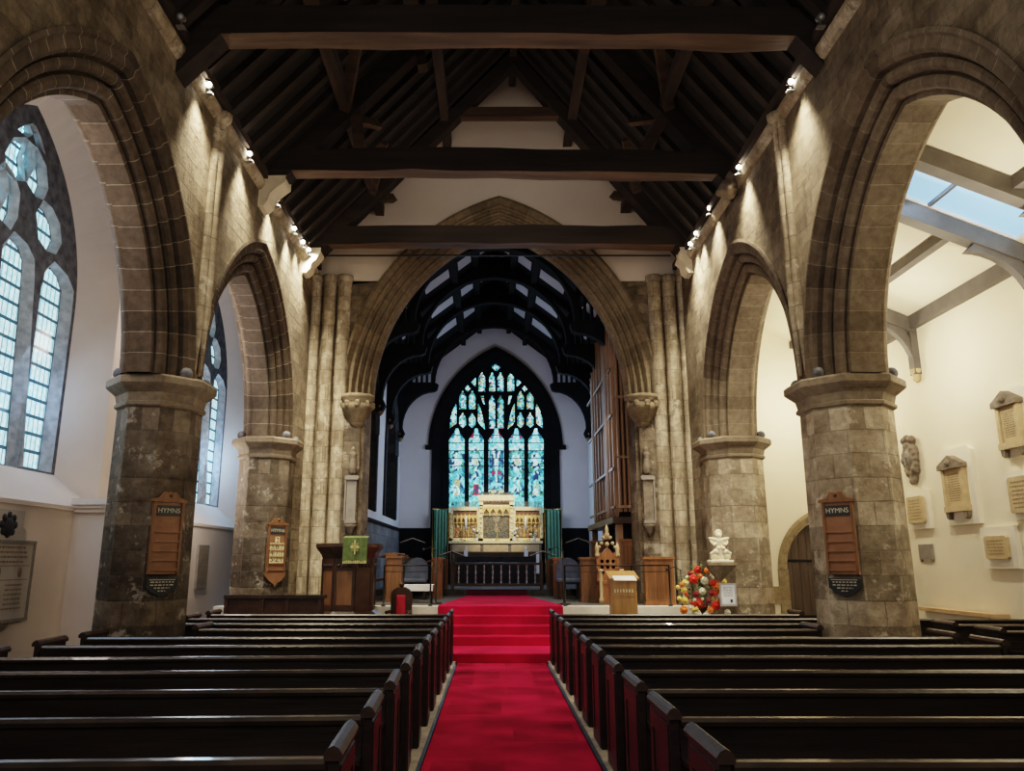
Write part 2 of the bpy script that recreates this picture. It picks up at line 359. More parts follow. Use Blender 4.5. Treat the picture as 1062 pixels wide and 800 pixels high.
# nave arcade walls
def arcade(name, f, b, pierx, arch_mat):
    lp = [(YE,0),(15.42,0),(15.42,SPR)]
    for mid in MIDS: lp += [(y,z) for y,z,s in arch(2.45,3.14,22,0,mid,SPR)][::-1]
    half = [(y,z) for y,z,s in arch(2.45,3.14,22,0,-2.8,SPR)][::-1]; lp += half[:23]
    lp += [(-2.8,TOP),(YE,TOP)]
    w = MB().plate([lp], f, b, fYZ).build(name,'wall_stone',kind='structure')
    d = 1 if b > f else -1; T = abs(b-f)/2; mx = (f+b)/2
    roll = lambda u,v,r,a0,a1,n=6: [(u-r*math.cos(math.radians(a0+(a1-a0)*i/n))*-1, v+r*math.sin(math.radians(a0+(a1-a0)*i/n))) for i in range(n+1)]
    prof = [(-.05,-T),(-.06,-T-.03),(-.01,-T-.035),(.02,-T),(.13,-T),(.17,-T+.05),(.165,-T+.13),(.21,-T+.15)] + roll(.25,-T+.17,.08,-120,60) + [(.29,-T+.24),(.34,-T+.24)] + roll(.42,-T+.25,.085,-125,45) + [(.50,-T+.29),(.56,-T+.30)]
    prof += [(u,-v) for u,v in prof[::-1]]
    for mid in MIDS:
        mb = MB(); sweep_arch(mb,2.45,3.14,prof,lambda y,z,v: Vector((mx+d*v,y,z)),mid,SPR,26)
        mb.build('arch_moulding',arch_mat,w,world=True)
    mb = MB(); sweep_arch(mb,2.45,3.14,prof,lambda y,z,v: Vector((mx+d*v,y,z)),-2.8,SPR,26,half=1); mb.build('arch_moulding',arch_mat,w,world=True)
    # corbelled wall shafts
    for y in (5.0,10.2):
        mb = MB()
        for dy,dx in ((-.075,.02),(0,.07),(.075,.02)):
            mb.lathe([(.012,4.12),(.05,4.75),(.07,5.0),(.07,7.95),(.09,7.98),(.09,8.04),(.07,8.06)],(f-d*dx,y+dy,0),10)
        mb.lathe([(.10,7.93),(.16,8.0),(.17,8.07),(.10,8.1)],(f-d*.05,y,0),8)
        mb.build('wall_shaft','shaft',w,world=True)
    # wall-head cornice
    cn = MB()
    cn.plate([[(f,7.93),(f-d*.05,7.96),(f-d*.10,8.04),(f-d*.10,8.10),(f-d*.02,8.15),(f,8.15)]],-2.8,YE,lambda a,b_,t: Vector((a,t,b_)))
    cn.build('wall_head_moulding','shaft',w,world=True)
    return w
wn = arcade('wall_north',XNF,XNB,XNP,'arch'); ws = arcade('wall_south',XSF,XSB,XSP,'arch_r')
# timber wall plates
for f,d in ((XNF,-1),(XSF,1)):
    MB().box(f-d*.14,f+d*.5,-2.8,YE,8.15,8.3).build('trim_4','oak_y',kind='structure')
# piers
def octo(a, z, cx, cy): 
    r = a/math.cos(PI/8); return [(cx+r*math.cos(PI/8+k*PI/4), cy+r*math.sin(PI/8+k*PI/4), z) for k in range(8)]
def ring(mb, prof, cx, cy, m=0):
    R = [octo(a,z,cx,cy) for a,z in prof]
    for q0,q1 in zip(R,R[1:]):
        for k in range(8): mb.poly([q0[k],q0[(k+1)%8],q1[(k+1)%8],q1[k]], m)
    mb.poly(R[-1], m); mb.poly(R[0][::-1], m); return mb
def pier(cx, cy, label, dark, tall=SPR):
    q = .88 if dark else .96
    t = thing('stone_pier', label, 'pier', (cx,cy,0), group=None)
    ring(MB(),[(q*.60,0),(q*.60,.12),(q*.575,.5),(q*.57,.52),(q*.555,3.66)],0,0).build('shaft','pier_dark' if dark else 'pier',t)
    ring(MB(),[(q*a,b) for a,b in [(.57,3.60),(.60,3.62),(.60,3.66),(.575,3.68),(.60,3.78),(.70,3.86),(.73,3.89),(.73,3.97),(.70,4.0)]],0,0).build('capital','cap',t)
    if -0.1 < cy: ring(MB(),[(q*a,b) for a,b in [(.61,0),(.61,.3),(.60,.34)]],0,0).build('base','cap',t)
    for sx in (-1,1):
        for sy in (-1,1): MB().ball((sx*.50*q,sy*.38*q,4.06),.085).build('stone_boss','tracery',t)
    return t
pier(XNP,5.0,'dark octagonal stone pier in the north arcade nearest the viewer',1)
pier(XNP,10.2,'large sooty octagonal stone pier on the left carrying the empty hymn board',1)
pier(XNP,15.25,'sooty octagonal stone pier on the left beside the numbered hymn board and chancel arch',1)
pier(XSP,5.0,'octagonal stone pier in the south arcade nearest the viewer',0)
pier(XSP,10.2,'large pale octagonal stone pier on the right carrying the empty hymn board',0)
pier(XSP,15.25,'octagonal stone pier on the right behind the carved angel bracket',0)
# chancel arch wall
ca_a, ca_h, ca_z = 3.4, 4.65, 5.2
lo = [(-5.3,0),(-2.95,0),(-2.95,ca_z)] + [(x,z) for x,z,s in arch(ca_a,ca_h,26,0,0,ca_z)]
up_y = 7.9
a_pts = [(x,z) for x,z,s in arch(ca_a,ca_h,26,0,0,ca_z)]
left = [p for p in a_pts if p[0] < 0 and p[1] <= up_y]; right = [p for p in a_pts if p[0] > 0 and p[1] <= up_y]; mid_ = [p for p in a_pts if p[1] > up_y]
we = MB()
we.plate([[(-5.3,0),(-2.95,0),(-2.95,ca_z)] + left + [(-5.3,up_y)]],YE,17.5,fXZ)
we.plate([[(5.3,0),(5.3,up_y)] + right + [(2.95,ca_z),(2.95,0)]],YE,17.5,fXZ)
we = we.build('wall_east','wall_stone',kind='structure')
g = MB().plate([[(-5.3,up_y),left[-1]] + mid_ + [right[0],(5.3,up_y),(5.3,roofz(5.3)+1),(AXR,AZR+.3),(-5.3,roofz(-5.3)+.6)]],YE,17.5,fXZ)
g.build('gable_plaster','plaster_g',we,world=True)
prof = [(-.09,-.45),(-.11,-.53),(-.04,-.56),(0,-.50),(.04,-.45)]
for k in range(4):
    u = .06+.12*k; v = -.45+.10*k
    prof += [(u,v),(u+.03,v-.035),(u+.07,v-.03),(u+.09,v+.01),(u+.085,v+.06),(u+.12,v+.08)]
prof += [(.56,.0),(.56,.15),(.4,.3),(.2,.45),(0,.45)]
mb = MB(); sweep_arch(mb,ca_a,ca_h,prof,lambda x,z,v: Vector((x,17.05+v,z)),0,ca_z,30)
mb.build('arch_moulding','chancel_arch',we,world=True)
for s in (-1,1):
    mb = MB()
    for X in (3.5,3.83,4.16):
        mb.lathe([(.20,.0),(.20,.6),(.16,.66),(.145,.75),(.145,7.55),(.16,7.6),(.15,7.7),(.17,7.85),(.19,7.9),(.19,7.98)],(s*X,YE-.05,0),12)
    mb.build('respond_shafts','shaft',we,world=True)
    MB().box(s*3.02,s*3.36,YE-.10,YE+.02,.8,4.9).build('jamb_pilaster','pier_dark',we,world=True)
    mb = MB().lathe([(.02,4.42),(.10,4.5),(.16,4.55),(.17,4.62),(.26,4.72),(.33,4.85),(.36,4.9),(.36,4.98),(.30,5.05),(.38,5.12),(.38,5.2)],(s*3.12,YE-.02,0),10)
    for k in range(10): mb.ball((s*3.12+.33*math.cos(k*.7),YE-.02-.33*abs(math.sin(k*.7)),4.95+.05*(k%2)),.07,n=8)
    mb.build('foliate_capital','chancel_arch',we,world=True)
# chancel walls
CN, CS, CE = -3.3, 3.1, 26.5
ops = [(19.6,.92),(23.7,1.2)]
lp = [[(17.5,2.75),(CE,2.75),(CE,7.7),(17.5,7.7)]]
for cy,a in ops: lp.append(outline(a,1.9,cy,5.0,2.95))
wcn = MB().plate(lp,CN,CN-.8,fYZ,ms=1).build('wall_chancel_north',['plaster_c','dark_stone'],kind='structure')
MB().box(CN-.8,CN,17.5,CE,0,2.75).build('lower_wall','grey_stone',wcn,world=True)
MB().box(CN,CN+.05,17.6,CE,2.66,2.74).build('ledge','black_oak',wcn,world=True)
for cy,a in ops:
    mb = MB(); sweep_arch(mb,a+.22,2.15,[(0,0),(0,-.06),(.10,-.09),(.2,-.02),(.24,.0)],lambda y,z,v: Vector((CN-v*1,y,z)),cy,5.0,12)
    for sg in (-1,1): mb.box(CN,CN+.06,cy+sg*a,cy+sg*(a+.22),2.95,5.0)
    mb.build('arch_surround','dark_stone',wcn,world=True)
MB().box(CN-2.2,CN-2.1,17.5,CE,0,8).build('wall_chapel','dark_stone',kind='structure')
MB().box(CS,CS+.3,17.5,CE,0,7.7).build('wall_chancel_south','plaster_c',kind='structure')
# chancel ceiling
CAX, CAZ, CSL = -.1, 10.15, .78
def croof(x): return CAZ - CSL*abs(x-CAX)
mb = MB()
for s in (-1,1):
    x1 = CAX+s*3.7; mb.poly([(CAX,17.5,CAZ),(x1,17.5,croof(x1)),(x1,CE,croof(x1)),(CAX,CE,CAZ)]).poly([(CAX,17.5,CAZ+.1),(x1,17.5,croof(x1)+.1),(x1,CE,croof(x1)+.1),(CAX,CE,CAZ+.1)])
ccl = mb.build('ceiling','black_oak',kind='structure')
for ya,yb in ((19.15,19.75),(21.25,21.85),(23.3,24.0)):
    for s in (-1,1):
        for xa,xb in ((.12,.40),(.64,.98),(1.22,1.85),(2.35,2.7)):
            xa,xb = CAX+s*xa, CAX+s*xb
            mb = MB(); mb.poly([(xa,ya,croof(xa)-.02),(xb,ya,croof(xb)-.02),(xb,yb,croof(xb)-.02),(xa,yb,croof(xa)-.02)]); mb.build('plaster_panel','plaster_t',ccl,world=True)
for s in (-1,1):
    for xo in (.52,1.09,3.0):
        x = CAX+s*xo; MB().beam((x,17.5,croof(x)-.06),(x,CE,croof(x)-.06),.16,.14).build('purlin','black_oak',ccl,world=True)
    x = (CN+.14) if s < 0 else (CS-.14)
    MB().box(x-.16,x+.16,17.5,CE,7.25,7.65).build('cornice_beam','black_oak',ccl,world=True)
# east wall of the chancel
EWX, EA, EH, EZ = -.05, 2.2, 3.4, 5.55
lp = [[(-3.6,2.76),(-2.25,2.76)] + [(x,z) for x,z in outline(EA,EH,EWX,EZ,2.76)] + [(3.4,2.76),(3.4,10.2),(-3.6,10.2)]]
wce = MB().plate(lp,CE,CE+.5,fXZ).build('wall_chancel_east','plaster_c',kind='structure')
MB().box(-3.6,3.4,CE-.03,CE+.5,.8,2.76).build('dark_panelling','black_oak',wce,world=True)
# east window: tracery plate with holes read on the wall plane
w3 = bpy.data.objects.new('window_1', None); C.objects.link(w3); w3.location = (EWX,CE+.2,2.6); w3['kind'] = 'structure'; w3['label'] = 'five light stained glass east window with panel tracery'
def zp(pts):                                   # photo-study coordinates -> wall plane
    return [onY(440+x/5.7125, 360+y/5.714, CE+.1) for x,y in pts]
cxz = 427
def mir(p): return [(2*cxz-x,y) for x,y in p][::-1]
H = []
quat = []
for k in range(24):
    a = 2*PI*k/24; r = 15+9*abs(math.cos(2*a)); quat.append((cxz+r*math.cos(a)*1.15,118+r*math.sin(a)))
H.append(quat)
def plight(x0,x1,yt,yb,chev=0):
    xm = (x0+x1)/2; w = x1-x0
    p = [(xm-4,yt),(xm+4,yt),(xm+6,yt+12),(x1-6,yt+22),(x1,yt+34),(x1,yb)]
    if chev: p += [(xm,yb-chev)] if chev < 0 else [(xm,yb+chev)]
    return p + [(x0,yb),(x0,yt+34),(x0+6,yt+22),(xm-6,yt+12)]
for q in (plight(321,361,146,262), plight(384,420,146,262), [(276,206),(306,176),(306,238)], [(257,222),(276,243),(257,265),(238,243)],
          plight(206,247,257,368), plight(264,303,257,368), [(333,286),(352,286),(359,342),(350,336)], plight(384,420,284,484),
          plight(206,247,386,462,18), plight(264,303,386,462,18), [(186,336),(193,345),(190,452),(150,484),(154,420),(168,370)], [(318,332),(330,352),(352,430),(360,488),(330,462),(318,440)]):
    H.append(q); H.append(mir(q))
mains = []
for x0,x1 in ((147,238),(264,352),(382,472),(502,592),(617,708)):
    xm = (x0+x1)/2
    mains.append([(xm-7,480),(xm+7,480),(xm+16,505),(xm+30,522),(x1,548),(x1,985),(x0,985),(x0,548),(xm-30,522),(xm-16,505)])
holes = [zp(h) for h in H+mains]
ol = outline(EA,EH,EWX,EZ,2.6)
inner = outline(1.86,2.98,EWX,EZ,2.6)
MB().plate([inner]+holes,CE+.12,CE+.30,fXZ).build('tracery','black_oak',w3,world=True)
mb = MB(); sweep_arch(mb,EA,EH,[(0,-.5),(.03,-.5),(.1,-.42),(.14,-.3),(.22,-.25),(.27,-.12),(.36,-.05),(.36,.1)],lambda x,z,v: Vector((x,CE+.12+v*.5,z)),EWX,EZ,24)
for s in (-1,1): mb.plate([[(EWX+s*EA,CE-.13),(EWX+s*(EA-.03),CE-.13),(EWX+s*(EA-.14),CE-.03),(EWX+s*(EA-.27),CE+.06),(EWX+s*(EA-.36),CE+.17),(EWX+s*EA,CE+.3)]],2.6,EZ,lambda a,b,t: Vector((a,b,t)))
sweep_arch(mb,EA+.12,EH+.15,[(0,-.02),(0,-.12),(.12,-.14),(.14,-.02)],lambda x,z,v: Vector((x,CE+v,z)),EWX,EZ,24)
for s in (-1,1): mb.box(EWX+s*(EA),EWX+s*(EA+.22),CE-.16,CE,EZ-.12,EZ+.02)
mb.build('window_surround','black_oak',w3,world=True)
def jit(c,a): j = 1+random.uniform(-a,a); return tuple(max(.003,v*j) for v in c)
TEAL=(.10,.55,.60); CY=(.25,.85,.95); WH=(.65,.95,.95); BL=(.02,.16,.28); DB=(.015,.03,.10); GR=(.05,.22,.14); RD=(.30,.02,.05); GO=(.38,.40,.18); LE=(.008,.02,.025)
def light_col(i,u,v):
    if (v*11)%1 < .06: return LE
    b = min(u,1-u)
    if b < .07: return random.choice([CY,TEAL,WH])
    w = abs(u-.5)
    if v > .82:
        if w < .07+.3*(1-(v-.82)/.18)*.6: return random.choice([WH,CY,CY])
        return (BL if i in (0,4) else random.choice([RD,DB,BL])) if v > .88 else random.choice([CY,TEAL,BL])
    if v > .72: return random.choice([CY,CY,WH,TEAL,DB if v < .76 else CY])
    if v < .20:
        return random.choice([TEAL,TEAL,CY,DB if (v > .17 or abs(v-.1) < .012) else TEAL])
    if i == 2:
        d = abs(w - (v-.56)*1.1) if v > .56 else 1
        if d < .06 and v < .72: return WH
        if .30 < v < .64 and w < (.10 if v > .5 else .07): return random.choice([WH,CY])
        if abs(v-.47) < .02 and w < .3: return RD
        if abs(v-.33) < .015 and w < .36: return CY
        if v < .27: return random.choice([GO,GR,DB])
        return random.choice([BL,BL,DB,DB,TEAL])
    r = math.hypot(w, (v-.60)*2.9)
    if r < .13: return (.5,.62,.35) if i in (1,3) else WH
    if r < .30: return random.choice([WH,CY,DB])
    if v < .58 and w < .13+.14*(.58-v): 
        if i == 1 and v < .34: return random.choice([RD,RD,DB])
        if i == 0 and v < .40: return random.choice([GO,GR,WH])
        if i == 3: return random.choice([CY,WH,TEAL,DB])
        return random.choice([WH,CY,DB,TEAL,GO if i == 4 else CY])
    return random.choice([DB,TEAL,BL,TEAL,GR,CY])
def glass_grid(x0,x1,z0,z1,y,fn,s=.030):
    fn_ = fn; cache = {}
    def fn(u,v):
        k = (int(u*(x1-x0)/.085+.5*math.sin(v*40)), int(v*(z1-z0)/.10+.5*math.sin(u*9)))
        if k not in cache: cache[k] = random.random()
        st = random.getstate(); random.seed(int(cache[k]*1e6)); c = fn_(u,v); random.setstate(st)
        if (u*(x1-x0)*11.8+.5*math.sin(v*40)) % 1 < .12: c = tuple(q*.35 for q in c)
        return c
    mb = MB(); nx = max(2,int((x1-x0)/s)); nz = max(2,int((z1-z0)/s))
    for a in range(nx):
        for b in range(nz):
            X0,X1 = x0+(x1-x0)*a/nx, x0+(x1-x0)*(a+1)/nx; Z0,Z1 = z0+(z1-z0)*b/nz, z0+(z1-z0)*(b+1)/nz
            mb.poly([(X0,y,Z0),(X1,y,Z0),(X1,y,Z1),(X0,y,Z1)],0,col=jit(fn((a+.5)/nx,(b+.5)/nz),.25))
    return mb
for i,q in enumerate(mains):
    p = zp(q); xs = [a for a,b in p]; zs = [b for a,b in p]
    glass_grid(min(xs)-.02,max(xs)+.02,min(zs),max(zs)+.02,CE+.22,lambda u,v: light_col(i,u,v)).build('stained_light','stained',w3,world=True)
def tr_col(u,v):
    if abs(u-.5) < .2 and .1 < v < .75: return random.choice([WH,CY,GO,BL,WH])
    return random.choice([TEAL,CY,TEAL,WH,DB,BL,GO,GR])
for h in H:
    p = zp(h); xs = [a for a,b in p]; zs = [b for a,b in p]
    glass_grid(min(xs)-.01,max(xs)+.01,min(zs)-.01,max(zs)+.01,CE+.22,tr_col,.04).build('tracery_light','stained',w3,world=True)
MB().box(-3,3,CE+.5,CE+.52,2.5,9.6).build('wall_backing','black_oak',wce,world=True)
# ---------------------------------------------------------------- nave roof
mb = MB()
for xe in (-4.75,4.7):
    z = roofz(xe)
    for dz in (0,.12): mb.poly([(AXR,-2.8,AZR+dz),(xe,-2.8,z+dz),(xe,YE+.4,z+dz),(AXR,YE+.4,AZR+dz)])
roof = mb.build('ceiling','board',kind='structure')
for xe,eave in ((-1,XNF-.3),(1,XSF+.3)):
    n = 0
    for k in range(22):
        y = 6.0+.49*k
        if y > YE-.1: break
        MB().beam((eave,y,roofz(eave)-.09),(AXR,y,AZR-.09),.11,.14,up=(0,1,0))  .build('rafter','rafter',roof,world=True)
    for fr in (.36,.68):
        x = eave+(AXR-eave)*fr; MB().beam((x,4,roofz(x)-.24),(x,YE,roofz(x)-.24),.2,.2,jit=.015,n=6).build('purlin','oak_y',roof,world=True)
MB().beam((AXR,4,AZR-.28),(AXR,YE,AZR-.28),.16,.3).build('ridge_beam','oak_y',roof,world=True)
TR = [(5.35,-.01),(8.86,.05),(12.45,.06),(15.6,.02)]
lab = ['dark oak roof truss highest and nearest above the pews','dark oak roof truss spanning the very top of the picture','dark oak roof truss in the middle, second tie beam below the top','dark oak roof truss just in front of the chancel arch, lowest tie beam in view']
for (y,tl),lb in zip(TR,lab):
    t = thing('roof_truss',lb,'roof truss',(0,y,8.25))
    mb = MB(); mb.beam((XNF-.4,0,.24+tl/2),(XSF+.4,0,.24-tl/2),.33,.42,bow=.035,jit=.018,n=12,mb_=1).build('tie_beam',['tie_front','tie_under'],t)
    for s,ex in ((-1,XNF-.1),(1,XSF+.1)):
        z = lambda x: roofz(x)-8.25-.42
        MB().beam((ex,0,z(ex)+.1),(AXR,0,z(AXR)),.26,.30,up=(0,1,0),jit=.01,n=4).build('principal_rafter','tie_front',t)
        for xb,xt in (((2.5,2.82),(1.2,1.75)) if y < 12 else (((2.5,2.78),) if y < 15 else ())):
            MB().beam((s*xb,0,.42),(AXR*.5+s*xt,0,z(AXR*.5+s*xt)-.02),.19,.17,up=(0,1,0),jit=.012,n=3).build('strut','oak',t)
        x0 = s*2.9+.1; x1 = s*2.5+.1
        MB().beam((x0,-.1,z(x0)+.12),(x1,-1.3,z(x1)+.2),.2,.1,up=(0,1,.2)).build('wind_brace','oak',t)
        MB().beam((x0,.1,z(x0)+.12),(x1,1.2,z(x1)+.2),.2,.1,up=(0,1,.2)).build('wind_brace','oak',t)
        if 10 < y < 14:
            x2 = s*1.55+.05; MB().beam((x2,.0,z(x2)+.05),(x2-s*.12,-.5,z(x2)-.75),.17,.15,up=(0,1,.2)).build('hanging_brace','oak',t)
    zc = 3.25; MB().beam((-1.55,0,zc),(1.75,0,zc),.2,.24,jit=.01,n=4).build('collar','oak',t)
    if y < 12: MB().beam((AXR*.6,0,zc+.1),(AXR,0,AZR-8.25-.3),.18,.2,up=(0,1,0)).build('king_post','oak',t)
r = MB().tube([(XNF+.3,16.05,8.28),(XSF-.3,16.05,8.28)],.018,6).build('tie_rod','iron'); tag(r,'thin black iron tie rod below the gable plaster','tie rod')
# corbels under the beam ends
def corbel(x, y, s, label, big=1):
    t = thing('beam_corbel',label,'corbel',(x,y,7.45))
    prof = [(0,0),(s*.10,.02),(s*.2,.12),(s*.24,.3),(s*.34,.42),(s*.42*big,.6),(s*.42*big,.75),(0,.75)]; prof = [(a*.8,.75-(.75-b)*.75) for a,b in prof]
    MB().plate([prof],-.17,.17,fXZ).build('bracket','cream_bracket',t,bevel=.03); return t
corbel(XNF,12.45,1,'cream painted corbel under the middle tie beam on the left wall',1.3)
corbel(XNF,15.6,1,'brightly lit cream corbel under the lowest tie beam on the left wall',1.1)
corbel(XSF,15.6,-1,'cream corbel under the lowest tie beam on the right wall',.7)
h = MB().ball((-.2,0,.25),.17,sz=1.1).ball((-.34,0,.2),.08).ball((-.22,-.15,.22),.06).ball((-.22,.15,.22),.06).box(-.2,.02,-.12,.12,.35,.55).ball((-.3,-.06,.3),.05).ball((-.3,.06,.3),.05)
t = thing('carved_head_corbel','carved stone head corbel under the middle tie beam on the right wall','corbel',(XSF,12.2,7.65)); h.build('carved_head','tablet_d',t,remesh=.02)
# ---------------------------------------------------------------- chancel trusses
def ctruss(y, lb):
    t = thing('chancel_truss',lb,'roof truss',(CAX,y,5.6),group=None)
    hw = 3.2; top = lambda x: CAZ-5.6-CSL*abs(x)-.05
    for s in (-1,1):
        pr = [(0,top(0)),*[(1.97*math.sin(PI/2*i/12),1.85+1.93*math.cos(PI/2*i/12)) for i in range(13)],(1.85,1.78),(1.9,1.6),*[(2.0+1.02*math.sin(PI/2*i/8),.35+1.2*math.cos(PI/2*i/8)) for i in range(9)],(2.93,.15),(3.0,0),(hw,0),(hw,top(hw))]
        pr = [(s*a,b) for a,b in pr]
        hl = []
        for i in range(4):
            x0 = 2.10+.17*i; hl.append([(s*x0,1.85),(s*(x0+.11),1.85),(s*(x0+.11),2.45-.14*i),(s*(x0+.055),2.54-.14*i),(s*x0,2.45-.14*i)])
        hl.append([(s*1.45,3.3),(s*2.05,2.75),(s*2.0,2.6)][::1])
        MB().plate([pr]+hl,-.11,.11,fXZ).build('arched_frame','black_oak',t)
        MB().lathe([(.03,-.12),(.09,-.05),(.07,.02),(.12,.1),(.12,.16)],(s*3.08,0,0),8).build('wall_corbel','chancel_arch',t)
    MB().box(-.10,.10,-.13,.13,3.79,4.5).build('king_post','black_oak',t)
    return t
for y,lb in ((18.3,'black timber arch brace truss in the chancel nearest the chancel arch'),(20.4,'black timber chancel truss, second from the chancel arch'),(22.5,'black timber chancel truss, third from the chancel arch'),(25.0,'black timber chancel truss framing the east window')): ctruss(y,lb)
# ---------------------------------------------------------------- north aisle
XW = -6.35; XG = -6.75
YC1, YC2 = 10.0, 17.1
def aisle_ring(a,h,z0,zb,x,yc,n=16):
    return [Vector((x,p[0],p[1])) for p in outline(a,h,yc,z0,zb,n)]
lpw = [[(-3,0),(24.5,0),(24.5,9.5),(-3,9.5)]]
for yc in (YC1,YC2,2.9): lpw.append([(p[0],p[1]) for p in outline(2.2,2.75,yc,5.7,2.44,16)])
wna = MB().plate(lpw,XW,XW-.02,fYZ).build('wall_north_aisle','plaster_n',kind='structure')
MB().box(XW-.9,XW-.8,-3,24.5,0,9.5).build('outer_face','plaster_n',wna,world=True)
MB().box(XW-.02,XW+.035,-3,8.2,2.38,2.44).box(XW-.02,XW+.035,8.2,24.5,2.38,2.44).build('string_course','plaster_n',wna,world=True)
def aw(pts): return [onX(x,y,XG) for x,y in pts]
HA = [[(52,276),(61,288),(65,302),(62,330),(41,488),(17,484),(41,306),(45,286)],
      [(24,151),(32,158),(39,174),(41,193),(37,203),(30,200),(22,186),(19,165)],
      [(39,212),(47,220),(53,233),(55,250),(50,260),(42,256),(35,246),(33,224)],
      [(66,193),(72,206),(77,220),(79,238),(74,230),(70,214)],
      [(14,134),(20,130),(27,131),(30,136),(22,139)]]
XP = XG-.10
HA = [[onX(x,y,XP) for x,y in h] for h in HA]
YM = YC1
def mirY(h): return [(2*YM-a,b) for a,b in h][::-1]
A0 = HA[0]; bottom = min(b for a,b in A0)
Bc = [(a-.93,b) for a,b in A0]; ym = sum(a for a,b in A0)/len(A0)-.93; Bc = [onX(x,y,XP) for x,y in [(11,246),(20,256),(25,270),(24,290),(7,484),(-16,478),(-2,300),(2,262)]]
HE = [onX(x,y,XP) for x,y in [(-2,172),(6,184),(11,200),(9,222),(3,234),(-7,222),(-12,196),(-9,178)]]
ALLH = HA + [mirY(h) for h in HA] + [Bc, HE]
innerA = [(p[0],p[1]) for p in outline(1.62,2.6,YM,5.5,2.92,16)]
ct = [(sum(a for a,b in h)/len(h)) for h in ALLH]
def clearcol(u,v):
    if int(v*60)%5 == 0: return (.02,.05,.07)
    if (int(u*24))%4 == 0: return (.10,.28,.34)
    return random.choice([(.42,.74,.80),(.50,.82,.90),(.30,.62,.72),(.60,.86,.95)])
def aisle_window(n, yc, holes_on=True):
    w = bpy.data.objects.new('window_%d'%n, None); C.objects.link(w); w.location = (XG,yc,2.9); w['kind'] = 'structure'
    dy = yc-YM
    ringo = aisle_ring(2.2,2.75,5.7,2.44,XW,yc); ringi = aisle_ring(1.62,2.6,5.5,2.92,XG,yc)
    mb = MB()
    for i in range(len(ringo)):
        j = (i+1)%len(ringo); mb.poly([ringo[i],ringo[j],ringi[j],ringi[i]])
    mb.build('splayed_reveal','plaster_n',w,world=True)
    hs = [[(a+dy,b) for a,b in h] for h in ALLH]; inn = [(a+dy,b) for a,b in innerA]
    mb = MB().plate([inn]+hs,XP-.02,XP-.06,fYZ)
    def grow(h,k):
        cy = sum(a for a,b in h)/len(h); cz = sum(b for a,b in h)/len(h); out = []
        for a,b in h:
            d = math.hypot(a-cy,b-cz); f = (d+k)/d; out.append((cy+(a-cy)*(f if abs(a-cy) > .1 or len(h) > 6 else 1), cz+(b-cz)*min(f,1+.1/d)))
        return out
    gr = []
    for h in hs:
        tall = max(b for a,b in h)-min(b for a,b in h) > 1.2
        if tall:
            cy = sum(a for a,b in h)/len(h); zm = min(b for a,b in h); o = [(cy+(a-cy)*1.48, b+(.05 if b > zm+.5 else -.02)) for a,b in h]
        else: o = grow(h,.065)
        gr.append(o)
        for i in range(len(h)):
            j = (i+1)%len(h); mb.poly([(XP-.02,h[i][0],h[i][1]),(XP-.02,h[j][0],h[j][1]),(XG,o[j][0],o[j][1]),(XG,o[i][0],o[i][1])],1)
    mb.plate([inn]+gr,XG,XG-.003,fYZ)
    mb.build('tracery',['tracery','splay'],w,world=True)
    for h in hs:
        ya,yb = min(a for a,b in h)-.02,max(a for a,b in h)+.02; za,zb = min(b for a,b in h)-.02,max(b for a,b in h)+.02
        g = MB(); ny = max(3,int((yb-ya)/.028)); nz = max(3,int((zb-za)/.05))
        for a in range(ny):
            for b in range(nz):
                y0_,y1_ = ya+(yb-ya)*a/ny, ya+(yb-ya)*(a+1)/ny; z0_,z1_ = za+(zb-za)*b/nz, za+(zb-za)*(b+1)/nz
                zz = (z0_+z1_)/2; c = (.02,.05,.07) if (b%5 == 0) else ((.12,.32,.40) if a%4 == 0 else random.choice([(.42,.74,.80),(.50,.82,.90),(.34,.66,.76),(.60,.86,.95)]))
                g.poly([(XP-.04,y0_,z0_),(XP-.04,y1_,z0_),(XP-.04,y1_,z1_),(XP-.04,y0_,z1_)],0,col=jit(c,.15))
        g.build('leaded_pane','clear_glass',w,world=True)
    MB().box(XG-.26,XG-.25,yc-1.9,yc+1.9,2.7,8.4).build('backing','black_oak',w,world=True)
    return w
aisle_window(2,YC1); aisle_window(3,YC2); aisle_window(4,2.9)
MB().box(XW-.9,XNB,-3,24.5,9.4,9.5).build('ceiling','board',kind='structure')
MB().box(XW-.9,XNB+.2,24.4,24.5,0,9.5).build('wall_aisle_end','plaster_n',kind='structure')
MB().box(-9,9,-3.1,-3,0,14).build('wall_west','wall_stone',kind='structure')
mb = MB().box(XW,XW+.46,11.55,12.45,0,2.38).box(XW,XW+.50,11.50,12.50,2.36,2.42).box(XW,XW+.56,11.44,12.56,2.47,2.56).plate([[(0,0),(0,0)]] if 0 else [[(XW,2.42),(XW+.50,2.42),(XW+.55,2.47),(XW,2.47)]],11.47,12.52,fXZ)
pl = mb.build('wall_pilaster','plaster_n'); tag(pl,'white painted pilaster with moulded cap on the left aisle wall','pilaster')
